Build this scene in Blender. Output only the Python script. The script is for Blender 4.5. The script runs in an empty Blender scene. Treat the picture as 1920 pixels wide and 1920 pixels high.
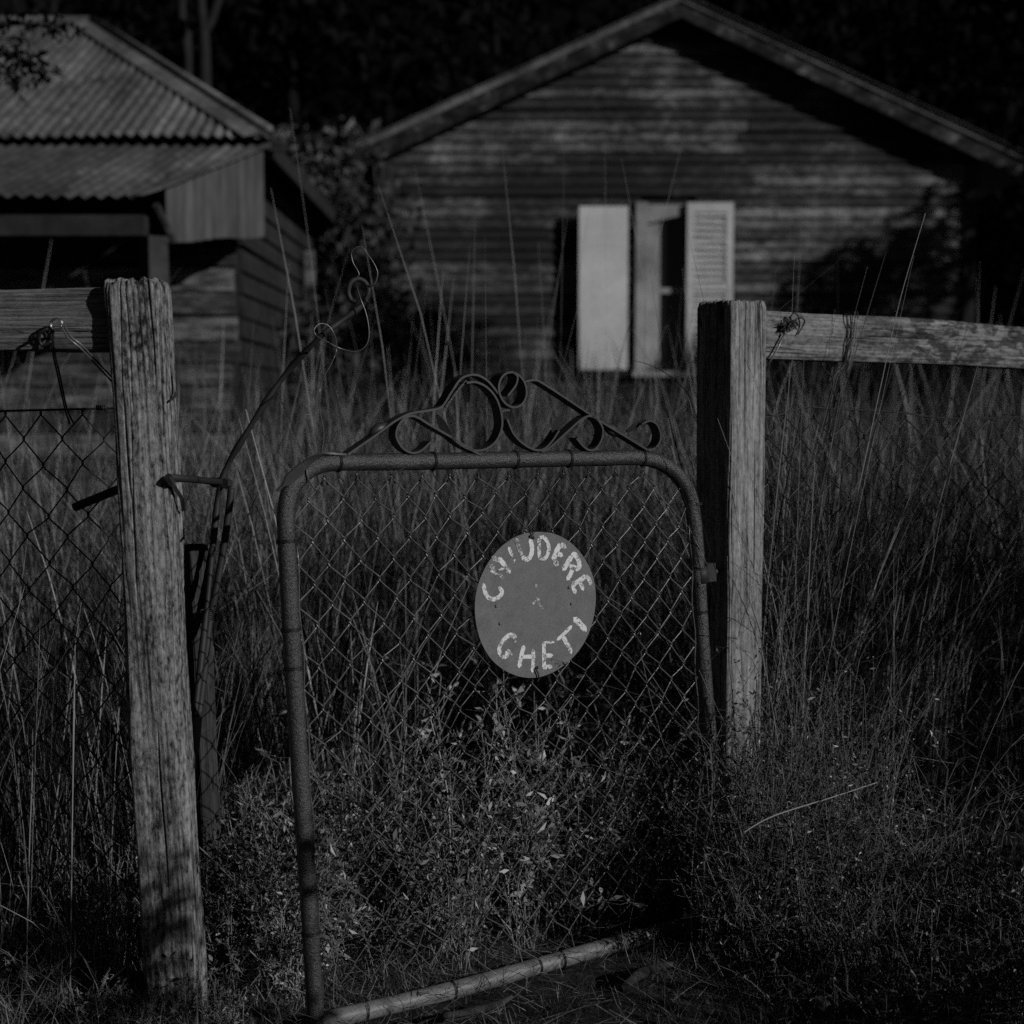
import bpy, math, random
import numpy as np
from mathutils import Vector, Matrix

random.seed(7)
RNG = np.random.default_rng(7)
SC = bpy.context.scene
COL = SC.collection

# ------------------------------------------------------------------ camera
EYE = Vector((0.0, 0.0, 1.10))
FPX = 2740.0                       # focal length in pixels of a 1920 frame
PITCH = math.atan(190.0 / FPX)     # looking slightly down
cam = bpy.data.cameras.new("camera")
cam.sensor_width = 36.0
cam.lens = 36.0 * FPX / 1920.0
cam.clip_start = 0.05
cam.clip_end = 2000.0
cam.dof.use_dof = True
cam.dof.focus_distance = 2.88
cam.dof.aperture_fstop = 3.0
cam_o = bpy.data.objects.new("camera", cam)
cam_o.location = EYE
cam_o.rotation_euler = (math.pi / 2 - PITCH, 0, 0)
COL.objects.link(cam_o)
SC.camera = cam_o

# ------------------------------------------------------------------ light
SUN_AZ = math.radians(55.0)        # towards the right, measured from straight behind the camera
SUN_EL = math.radians(22.3)
SUN_DIR = Vector((math.sin(SUN_AZ) * math.cos(SUN_EL), -math.cos(SUN_AZ) * math.cos(SUN_EL), math.sin(SUN_EL)))
sl = bpy.data.lights.new("sun", 'SUN')
sl.energy = 5.0
sl.angle = math.radians(0.5)
sl.color = (1, 1, 1)               # black-and-white film: neutral light
so = bpy.data.objects.new("sun", sl)
so.rotation_euler = SUN_DIR.to_track_quat('Z', 'Y').to_euler()
so.location = SUN_DIR * 60
COL.objects.link(so)

world = bpy.data.worlds.new("World")
SC.world = world
world.use_nodes = True
nt = world.node_tree
for n in list(nt.nodes):
    nt.nodes.remove(n)
out = nt.nodes.new("ShaderNodeOutputWorld")
bg = nt.nodes.new("ShaderNodeBackground")
sky = nt.nodes.new("ShaderNodeTexSky")
sky.sky_type = 'NISHITA'
sky.sun_disc = False
sky.sun_elevation = SUN_EL
sky.sun_rotation = math.pi - SUN_AZ
sky.air_density = 0.3
sky.dust_density = 0.2
sky.ozone_density = 2.0
sep = nt.nodes.new("ShaderNodeSeparateColor")       # red-filtered black-and-white film
nt.links.new(sky.outputs[0], sep.inputs[0])
nt.links.new(sep.outputs[0], bg.inputs[0])
bg.inputs[1].default_value = 0.05
nt.links.new(bg.outputs[0], out.inputs[0])

vs = SC.view_settings
vs.view_transform = 'Standard'
vs.look = 'None'
vs.gamma = 1.0
vs.exposure = -1.35
SC.render.engine = 'CYCLES'
SC.cycles.use_denoising = False      # the fine noise that is left reads as film grain
SC.cycles.max_bounces = 3
SC.cycles.diffuse_bounces = 2
SC.cycles.glossy_bounces = 2
SC.cycles.transmission_bounces = 1
SC.cycles.use_adaptive_sampling = True
SC.cycles.adaptive_threshold = 0.02
SC.cycles.sample_clamp_direct = 5.0
SC.cycles.sample_clamp_indirect = 3.0
SC.cycles.caustics_reflective = False
SC.cycles.caustics_refractive = False

# ------------------------------------------------------------------ geometry helpers
_F = Vector((0, math.cos(PITCH), -math.sin(PITCH)))
_U = Vector((0, math.sin(PITCH), math.cos(PITCH)))


def ray(px, py):
    return _F + Vector((1, 0, 0)) * ((px - 960.0) / FPX) - _U * ((py - 960.0) / FPX)


def at(px, py, Y):
    r = ray(px, py)
    return EYE + r * (Y / r.y)


def on_plane(px, py, p0, n):
    r = ray(px, py)
    return EYE + r * ((p0 - EYE).dot(n) / r.dot(n))


def fast_mesh(name, V, F):
    """V (n,3) float array, F (m,k) int array with constant k."""
    V = np.asarray(V, dtype=np.float32)
    F = np.asarray(F, dtype=np.int32)
    me = bpy.data.meshes.new(name)
    k = F.shape[1]
    me.vertices.add(len(V))
    me.vertices.foreach_set("co", V.ravel())
    me.loops.add(F.size)
    me.loops.foreach_set("vertex_index", F.ravel())
    me.polygons.add(len(F))
    me.polygons.foreach_set("loop_start", np.arange(0, F.size, k, dtype=np.int32))
    me.polygons.foreach_set("loop_total", np.full(len(F), k, dtype=np.int32))
    me.update(calc_edges=True)
    return me


class MB:
    def __init__(self):
        self.v = []
        self.f = []

    def add(self, V, F):
        b = len(self.v)
        self.v.extend([tuple(p) for p in V])
        self.f.extend([tuple(i + b for i in q) for q in F])
        return self

    def box8(self, P):
        """eight corners: bottom ring then top ring"""
        return self.add(P, [(3, 2, 1, 0), (4, 5, 6, 7), (0, 1, 5, 4), (1, 2, 6, 5), (2, 3, 7, 6), (3, 0, 4, 7)])

    def box(self, x0, x1, y0, y1, z0, z1):
        return self.box8([(x0, y0, z0), (x1, y0, z0), (x1, y1, z0), (x0, y1, z0),
                          (x0, y0, z1), (x1, y0, z1), (x1, y1, z1), (x0, y1, z1)])

    def tube(self, pts, r, sides=8, closed=False, flat=None):
        pts = [Vector(p) for p in pts]
        n = len(pts)
        if not hasattr(r, '__len__'):
            r = [r] * n
        tang = []
        for i in range(n):
            a = pts[(i - 1) % n] if (closed or i > 0) else pts[i]
            b = pts[(i + 1) % n] if (closed or i < n - 1) else pts[i]
            t = (b - a)
            tang.append(t.normalized() if t.length > 1e-9 else Vector((0, 0, 1)))
        up = Vector((0, 0, 1)) if abs(tang[0].z) < 0.9 else Vector((1, 0, 0))
        nrm = (up - tang[0] * up.dot(tang[0])).normalized()
        V = []
        for i in range(n):
            if i > 0:
                nrm = nrm - tang[i] * nrm.dot(tang[i])
                nrm = nrm.normalized() if nrm.length > 1e-6 else tang[i].orthogonal().normalized()
            bn = tang[i].cross(nrm)
            for s in range(sides):
                a = 2 * math.pi * s / sides
                V.append(pts[i] + nrm * (math.cos(a) * r[i]) + bn * (math.sin(a) * r[i]))
        F = []
        m = n if closed else n - 1
        for i in range(m):
            j = (i + 1) % n
            for s in range(sides):
                t = (s + 1) % sides
                F.append((i * sides + s, i * sides + t, j * sides + t, j * sides + s))
        if not closed:
            F.append(tuple(range(sides - 1, -1, -1)))
            F.append(tuple((n - 1) * sides + s for s in range(sides)))
        return self.add(V, F)

    def strap(self, pts, wdir, w, t):
        """flat bar: path pts, width along wdir, thickness t; w may be a list"""
        pts = [Vector(p) for p in pts]
        n = len(pts)
        if not hasattr(w, '__len__'):
            w = [w] * n
        wd = wdir if isinstance(wdir, list) else [wdir] * n
        V = []
        for i in range(n):
            a = pts[max(i - 1, 0)]
            b = pts[min(i + 1, n - 1)]
            tg = (b - a).normalized()
            nn = tg.cross(wd[i]).normalized()
            for sw, sn in ((-1, -1), (1, -1), (1, 1), (-1, 1)):
                V.append(pts[i] + wd[i] * (sw * w[i] / 2) + nn * (sn * t / 2))
        F = [(3, 2, 1, 0), tuple((n - 1) * 4 + s for s in range(4))]
        for i in range(n - 1):
            for s in range(4):
                u = (s + 1) % 4
                F.append((i * 4 + s, i * 4 + u, (i + 1) * 4 + u, (i + 1) * 4 + s))
        return self.add(V, F)

    def mesh(self, name, smooth=False, origin=(0, 0, 0)):
        me = bpy.data.meshes.new(name)
        o = Vector(origin)
        me.from_pydata([tuple(Vector(p) - o) for p in self.v], [], self.f)
        me.update()
        if smooth:
            for p in me.polygons:
                p.use_smooth = True
        return me

    def build(self, name, mat, parent=None, smooth=False, origin=None):
        """world-coordinate vertices; origin = world location of the object (or of the parent chain)"""
        if origin is None:
            origin = parent["_o"] if parent is not None else (0, 0, 0)
        me = self.mesh(name, smooth, origin)
        me.materials.append(mat)
        o = bpy.data.objects.new(name, me)
        COL.objects.link(o)
        if parent is not None:
            o.parent = parent
        else:
            o.location = origin
        o["_o"] = tuple(origin)
        return o


def tag(o, label=None, cat=None, group=None, kind=None):
    if label:
        o["label"] = label
    if cat:
        o["category"] = cat
    if group:
        o["group"] = group
    if kind:
        o["kind"] = kind
    return o


def thing(name, label, cat, loc, group=None):
    o = bpy.data.objects.new(name, None)
    o.empty_display_size = 0.1
    o.location = loc
    COL.objects.link(o)
    o["_o"] = tuple(loc)
    return tag(o, label, cat, group)


def spline(pts, n=6):
    """Catmull-Rom through pts"""
    P = [Vector(p) for p in pts]
    out_ = []
    for i in range(len(P) - 1):
        p0 = P[max(i - 1, 0)]
        p1 = P[i]
        p2 = P[i + 1]
        p3 = P[min(i + 2, len(P) - 1)]
        for k in range(n):
            t = k / n
            out_.append(0.5 * ((2 * p1) + (p2 - p0) * t + (2 * p0 - 5 * p1 + 4 * p2 - p3) * t * t +
                               (-p0 + 3 * p1 - 3 * p2 + p3) * t ** 3))
    out_.append(P[-1])
    return out_


def mesh_obj(name, me, mat, parent=None, loc=(0, 0, 0)):
    me.materials.append(mat)
    o = bpy.data.objects.new(name, me)
    COL.objects.link(o)
    o.location = loc
    if parent is not None:
        o.parent = parent
    return o


# ------------------------------------------------------------------ materials (greys of a black-and-white film)
class NT:
    def __init__(self, name):
        self.m = bpy.data.materials.new(name)
        self.m.use_nodes = True
        self.t = self.m.node_tree
        self.b = self.t.nodes["Principled BSDF"]

    def n(self, typ, **kw):
        x = self.t.nodes.new(typ)
        for k, v in kw.items():
            if k.startswith("i_"):
                key = k[2:]
                x.inputs[int(key) if key.isdigit() else key].default_value = v
            else:
                setattr(x, k, v)
        return x

    def l(self, a, b):
        self.t.links.new(a, b)

    def coord(self, scale, which="Object"):
        c = self.n("ShaderNodeTexCoord")
        mp = self.n("ShaderNodeMapping")
        mp.inputs["Scale"].default_value = scale
        self.l(c.outputs[which], mp.inputs[0])
        return mp.outputs[0]

    def noise(self, vec, scale, detail=4, rough=0.55, dist=0.0):
        x = self.n("ShaderNodeTexNoise")
        x.inputs["Scale"].default_value = scale
        x.inputs["Detail"].default_value = detail
        x.inputs["Roughness"].default_value = rough
        x.inputs["Distortion"].default_value = dist
        self.l(vec, x.inputs["Vector"])
        return x.outputs[0]

    def ramp(self, fac, stops):
        r = self.n("ShaderNodeValToRGB")
        e = r.color_ramp.elements
        while len(e) < len(stops):
            e.new(0.5)
        for i, (p, c) in enumerate(stops):
            e[i].position = p
            e[i].color = (c, c, c, 1)
        self.l(fac, r.inputs[0])
        return r.outputs[0]

    def math(self, op, a, b):
        x = self.n("ShaderNodeMath", operation=op)
        for i, q in enumerate((a, b)):
            if hasattr(q, 'links') or hasattr(q, 'is_linked'):
                self.l(q, x.inputs[i])
            else:
                x.inputs[i].default_value = q
        return x.outputs[0]

    def mix(self, fac, a, b):
        x = self.n("ShaderNodeMix", data_type='FLOAT')
        for i, q in zip((0, 2, 3), (fac, a, b)):
            if hasattr(q, 'is_linked'):
                self.l(q, x.inputs[i])
            else:
                x.inputs[i].default_value = q
        return x.outputs[0]

    def bump(self, h, strength=0.5, dist=0.004):
        x = self.n("ShaderNodeBump")
        x.inputs["Strength"].default_value = strength
        x.inputs["Distance"].default_value = dist
        self.l(h, x.inputs["Height"])
        self.l(x.outputs[0], self.b.inputs["Normal"])

    def done(self, col, rough=0.8, metal=0.0, spec=0.3):
        if hasattr(col, 'is_linked'):
            self.l(col, self.b.inputs["Base Color"])
        else:
            self.b.inputs["Base Color"].default_value = (col, col, col, 1)
        if hasattr(rough, 'is_linked'):
            self.l(rough, self.b.inputs["Roughness"])
        else:
            self.b.inputs["Roughness"].default_value = rough
        self.b.inputs["Metallic"].default_value = metal
        self.b.inputs["Specular IOR Level"].default_value = spec
        return self.m


def wood_mat(name, lo, hi, fibre=1.0, blotch=0.5, crack=0.5, patch=False):
    k = NT(name)
    g = k.coord((1, 1, 0.045))
    fine = k.noise(g, 210 * fibre, 6, 0.75)
    broad = k.noise(g, 45 * fibre, 3, 0.6, 0.6)
    iso = k.noise(k.coord((1, 1, 0.45)), 120, 6, 0.7)
    big = k.noise(k.coord((1, 1, 0.5)), 9, 3, 0.6)
    s = k.math('ADD', k.math('MULTIPLY', fine, 0.5), k.math('MULTIPLY', broad, 0.35))
    s = k.math('ADD', s, k.math('MULTIPLY', k.math('SUBTRACT', iso, 0.5), blotch))
    s = k.math('ADD', s, k.math('MULTIPLY', k.math('SUBTRACT', big, 0.5), 0.35))
    col = k.ramp(s, [(0.27, lo), (0.42, lo * 0.5 + hi * 0.5), (0.58, hi)])
    ck = k.noise(k.coord((1, 1, 0.022)), 62 * fibre, 2, 0.5, 0.25)
    ck = k.math('ABSOLUTE', k.math('SUBTRACT', ck, 0.5), 0)
    line = k.ramp(ck, [(0.004, 0.0), (0.02, 1.0)])
    gate_ = k.ramp(k.noise(k.coord((1, 1, 0.15)), 14, 2), [(0.45, 1.0), (0.6, 0.0)])
    line = k.math('MAXIMUM', line, k.math('MULTIPLY', gate_, crack * 0 + 1.0))
    colm = k.math('MULTIPLY', col, k.math('ADD', k.math('MULTIPLY', line, 0.85), 0.15))
    if patch:        # dark lichen towards the far end of the rail
        zz = k.n("ShaderNodeSeparateXYZ")
        k.l(k.n("ShaderNodeTexCoord").outputs["Object"], zz.inputs[0])
        far = k.ramp(zz.outputs[2], [(0.22, 0.0), (0.5, 1.0)])
        pt = k.ramp(k.noise(k.coord((1, 1, 0.35)), 38, 5, 0.7), [(0.46, 0.0), (0.54, 1.0)])
        colm = k.math('MULTIPLY', colm, k.math('SUBTRACT', 1.0, k.math('MULTIPLY', k.math('MULTIPLY', far, pt), 0.72)))
    h = k.math('ADD', k.math('MULTIPLY', s, 0.6), k.math('MULTIPLY', line, 0.8))
    k.bump(h, 1.0, 0.005)
    return k.done(colm, 0.9, 0, 0.15)


def speck_mat(name, lo, hi, scale=120, rough=0.6, metal=0.0, spec=0.4, bump=0.3, bd=0.0008, big=0.4):
    k = NT(name)
    v = k.coord((1, 1, 1))
    a = k.noise(v, scale, 5, 0.7)
    b = k.noise(v, scale * 0.08, 3, 0.6)
    s = k.math('ADD', k.math('MULTIPLY', a, 1 - big), k.math('MULTIPLY', b, big))
    k.bump(a, bump, bd)
    return k.done(k.ramp(s, [(0.32, lo), (0.68, hi)]), rough, metal, spec)


def veg_mat(name, lo, hi, trans=0.15, rough=0.7, spec=0.25):
    """tone is a per-blade attribute of the mesh"""
    k = NT(name)
    a = k.n("ShaderNodeAttribute", attribute_name="tone")
    col = k.ramp(a.outputs["Fac"], [(0.0, lo), (1.0, hi)])
    k.done(col, rough, 0, spec)
    if trans > 0:
        tr = k.n("ShaderNodeBsdfTranslucent")
        k.l(col, tr.inputs[0])
        mx = k.n("ShaderNodeMixShader")
        mx.inputs[0].default_value = trans
        o = k.t.nodes["Material Output"]
        k.l(k.b.outputs[0], mx.inputs[1])
        k.l(tr.outputs[0], mx.inputs[2])
        k.l(mx.outputs[0], o.inputs[0])
    return k.m


M = {}
M['post_left'] = wood_mat('weathered_post_wood', 0.022, 0.38, 1.0, 0.95)
M['post_right'] = wood_mat('grey_post_wood', 0.04, 0.44, 1.1, 0.5)
M['rail'] = wood_mat('weathered_rail_wood', 0.03, 0.30, 0.85, 0.35)
M['rail_lichen'] = wood_mat('lichened_rail_wood', 0.06, 0.36, 0.85, 0.6, patch=True)
M['stake'] = wood_mat('old_stake_wood', 0.02, 0.09, 1.2, 0.3)
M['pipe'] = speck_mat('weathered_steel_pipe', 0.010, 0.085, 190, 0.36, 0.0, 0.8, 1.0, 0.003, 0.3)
M['pipe_sunlit'] = speck_mat('sunlit_steel_pipe', 0.09, 0.27, 240, 0.5, 0.0, 0.45, 0.35, 0.0006, 0.3)  # lighter copy of the pipe steel, sunlight on the bottom rail put into its colour
M['iron'] = speck_mat('black_wrought_iron', 0.018, 0.06, 300, 0.45, 0.0, 0.5, 0.4, 0.0005)
M['rod'] = speck_mat('rusty_rod_iron', 0.012, 0.04, 260, 0.6, 0.0, 0.4, 0.5, 0.0006)
M['wire'] = speck_mat('galvanised_wire', 0.05, 0.30, 60, 0.36, 0.55, 0.5, 0.1, 0.0002, 0.6)
M['rust_wire'] = speck_mat('rusty_wire', 0.012, 0.05, 260, 0.5, 0.3, 0.5, 0.3, 0.0003)
M['bright_wire'] = speck_mat('bright_wire', 0.25, 0.5, 200, 0.25, 0.9, 0.5, 0.1, 0.0002)
M['sign'] = speck_mat('sign_plate_enamel', 0.10, 0.25, 420, 0.75, 0.0, 0.2, 0.35, 0.0004, 0.25)
k = NT('worn_white_paint')
v = k.coord((1, 1, 1))
w = k.noise(v, 260, 5, 0.8)
b = k.noise(v, 55, 2, 0.5)
s = k.math('ADD', k.math('MULTIPLY', w, 0.65), k.math('MULTIPLY', b, 0.35))
M['letter'] = k.done(k.ramp(s, [(0.44, 0.16), (0.485, 0.82)]), 0.8, 0, 0.2)
k = NT('faded_white_paint')
v = k.coord((1, 1, 1))
w = k.noise(v, 260, 5, 0.8)
b = k.noise(v, 55, 2, 0.5)
s = k.math('ADD', k.math('MULTIPLY', w, 0.65), k.math('MULTIPLY', b, 0.35))
M['letter_faded'] = k.done(k.ramp(s, [(0.47, 0.17), (0.54, 0.6)]), 0.8, 0, 0.2)

# weatherboards: flaking paint over grey wood, streaks along the board
k = NT('flaking_weatherboard')
v = k.coord((0.9, 1, 1.5))
a = k.noise(v, 7.0, 8, 0.8)
b = k.noise(k.coord((0.3, 1, 3.0)), 26, 5, 0.75)
c2 = k.noise(k.coord((1, 1, 1)), 0.9, 2, 0.5)
s = k.math('ADD', k.math('MULTIPLY', a, 0.55), k.math('MULTIPLY', b, 0.35))
s = k.math('ADD', s, k.math('MULTIPLY', k.math('SUBTRACT', c2, 0.5), 0.5))
k.bump(b, 0.4, 0.004)
oi = k.n("ShaderNodeObjectInfo")
s = k.math('ADD', s, k.math('MULTIPLY', k.math('SUBTRACT', oi.outputs["Random"], 0.5), 0.16))
M['board'] = k.done(k.ramp(s, [(0.38, 0.02), (0.49, 0.05), (0.57, 0.15), (0.66, 0.36)]), 0.85, 0, 0.2)
k = NT('worn_barge_paint')
a = k.noise(k.coord((0.8, 1, 1)), 7, 5, 0.7)
M['barge'] = k.done(k.ramp(a, [(0.42, 0.012), (0.56, 0.045), (0.66, 0.2)]), 0.85, 0, 0.15)
M['paint'] = speck_mat('old_white_paint', 0.50, 0.86, 18, 0.7, 0, 0.25, 0.2, 0.002, 0.6)
M['louvre'] = speck_mat('weathered_shutter_paint', 0.42, 0.78, 12, 0.8, 0, 0.25, 0.3, 0.002, 0.6)
M['frame_paint'] = speck_mat('chipped_window_paint', 0.16, 0.62, 7, 0.8, 0, 0.25, 0.3, 0.002, 0.6)
M['dark_wood'] = speck_mat('dark_old_timber', 0.012, 0.06, 8, 0.9, 0, 0.15, 0.4, 0.004)
k = NT('shed_slab_timber')
a = k.noise(k.coord((0.5, 0.5, 2.2)), 6, 7, 0.75)
b = k.noise(k.coord((0.15, 0.15, 3)), 26, 4, 0.7)
oi = k.n("ShaderNodeObjectInfo")
s = k.math('ADD', k.math('MULTIPLY', a, 0.6), k.math('MULTIPLY', b, 0.4))
s = k.math('ADD', s, k.math('MULTIPLY', k.math('SUBTRACT', oi.outputs["Random"], 0.5), 0.14))
k.bump(b, 0.6, 0.01)
M['shed_board'] = k.done(k.ramp(s, [(0.40, 0.02), (0.52, 0.07), (0.64, 0.30)]), 0.9, 0, 0.15)
M['verandah_post'] = speck_mat('verandah_post_timber', 0.02, 0.085, 9, 0.9, 0, 0.15, 0.4, 0.006)
k = NT('old_corrugated_iron')
v = k.coord((1, 0.25, 1))
a = k.noise(v, 2.2, 4, 0.65)
b = k.noise(k.coord((1, 1, 1)), 14, 4, 0.7)
s = k.math('ADD', k.math('MULTIPLY', a, 0.6), k.math('MULTIPLY', b, 0.4))
oi = k.n("ShaderNodeObjectInfo")
s = k.math('ADD', s, k.math('MULTIPLY', k.math('SUBTRACT', oi.outputs["Random"], 0.5), 0.10))
M['iron_roof'] = k.done(k.ramp(s, [(0.36, 0.045), (0.5, 0.15), (0.64, 0.30)]), 0.6, 0.0, 0.35)
k = NT('dark_mottled_roofing')  # darker mottled roofing for the ridge roll and the left verandah sheets
v = k.coord((1, 0.3, 1))
a = k.noise(v, 3.0, 4, 0.65)
b = k.noise(k.coord((1, 1, 1)), 14, 4, 0.7)
s = k.math('ADD', k.math('MULTIPLY', a, 0.65), k.math('MULTIPLY', b, 0.35))
M['dark_roof'] = k.done(k.ramp(s, [(0.4, 0.035), (0.55, 0.09), (0.68, 0.24)]), 0.7, 0.0, 0.3)
k = NT('rusty_corrugated_iron')
v = k.coord((1, 1, 0.25))
a = k.noise(v, 5, 4, 0.65)
M['iron_wall'] = k.done(k.ramp(a, [(0.35, 0.035), (0.65, 0.12)]), 0.65, 0.0, 0.35)
k = NT('dusty_window_glass')
k.done(0.012, 0.12, 0, 0.5)
M['glass'] = k.m
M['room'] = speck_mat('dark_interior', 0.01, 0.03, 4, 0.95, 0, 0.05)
M['soil'] = speck_mat('dry_soil_and_litter', 0.02, 0.07, 26, 0.95, 0, 0.1, 0.6, 0.02, 0.5)
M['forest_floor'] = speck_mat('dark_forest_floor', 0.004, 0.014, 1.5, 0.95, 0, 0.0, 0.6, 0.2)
M['bark'] = speck_mat('tree_bark', 0.03, 0.10, 8, 0.95, 0, 0.1, 0.6, 0.02)
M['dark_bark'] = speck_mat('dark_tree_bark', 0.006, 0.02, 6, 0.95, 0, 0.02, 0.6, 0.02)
M['pale_bark'] = speck_mat('pale_gum_bark', 0.012, 0.05, 4, 0.9, 0, 0.1, 0.4, 0.01)
M['stone'] = speck_mat('field_stone', 0.08, 0.2, 30, 0.9, 0, 0.15, 0.6, 0.01)
M['grass'] = veg_mat('dry_tall_grass', 0.008, 0.50, 0.0, 0.75, 0.08)
M['short'] = veg_mat('short_dry_grass', 0.03, 0.28, 0.0)
M['straw'] = veg_mat('dead_straw', 0.02, 0.5, 0.0)
M['weed'] = veg_mat('weed_leaves', 0.008, 0.55, 0.0)
M['pale_leaf'] = veg_mat('pale_dry_leaves', 0.25, 0.5, 0.0)
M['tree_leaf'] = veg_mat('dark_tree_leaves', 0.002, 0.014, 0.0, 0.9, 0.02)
M['vine_leaf'] = veg_mat('vine_leaves', 0.012, 0.11, 0.0)
M['shrub_leaf'] = veg_mat('pale_shrub_leaves', 0.03, 0.22, 0.0)


def set_tone(me, tone):
    at_ = me.attributes.new("tone", 'FLOAT', 'POINT')
    at_.data.foreach_set("value", np.asarray(tone, dtype=np.float32))


# ------------------------------------------------------------------ ground and hills
def build_ground():
    xs = np.concatenate([np.linspace(-300, -14, 14), np.linspace(-12, 12, 121), np.linspace(14, 300, 14)])
    ys = np.concatenate([np.linspace(-300, -2, 12), np.linspace(-1, 16, 120), np.linspace(18, 400, 16)])
    X, Y = np.meshgrid(xs, ys)
    near = np.clip(1.0 - np.hypot(X, Y - 4) / 20, 0, 1)
    Z = near * (0.018 * np.sin(X * 3.1 + 1.3 * np.sin(Y * 2.2)) + 0.014 * np.sin(Y * 5.3 + X * 1.7) + 0.01 * np.sin(X * 9.7 - Y * 7.1))
    Z = Z - 0.036                                    # trodden a little below the gate's bottom rail
    V = np.stack([X.ravel(), Y.ravel(), Z.ravel()], 1)
    nx = len(xs)
    ny = len(ys)
    i = np.arange(ny - 1)[:, None] * nx + np.arange(nx - 1)[None, :]
    F = np.stack([i, i + 1, i + 1 + nx, i + nx], -1).reshape(-1, 4)
    me = fast_mesh("ground", V, F)
    me.polygons.foreach_set("use_smooth", np.ones(len(F), dtype=bool))
    tag(mesh_obj("ground", me, M['soil']), kind="structure")
    # wooded hillside far behind the houses
    xs = np.linspace(-60, 70, 60)
    ys = np.linspace(27, 90, 40)
    X, Y = np.meshgrid(xs, ys)
    Z = -0.3 + 30 * (1 - np.exp(-((Y - 27) / 26) ** 1.25)) + 1.2 * np.sin(X * 0.31) * np.sin(Y * 0.2) * np.clip((Y - 27) / 10, 0, 1)
    V = np.stack([X.ravel(), Y.ravel(), Z.ravel()], 1)
    nx, ny = 60, 40
    i = np.arange(ny - 1)[:, None] * nx + np.arange(nx - 1)[None, :]
    F = np.stack([i, i + 1, i + 1 + nx, i + nx], -1).reshape(-1, 4)
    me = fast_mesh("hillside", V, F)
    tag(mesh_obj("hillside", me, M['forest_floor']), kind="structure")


build_ground()

# ------------------------------------------------------------------ house behind the yard
HY = 13.0


def X_at(px, Y):
    return at(px, 700, Y).x


def Z_at(py, Y):
    return at(960, py, Y).z


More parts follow.
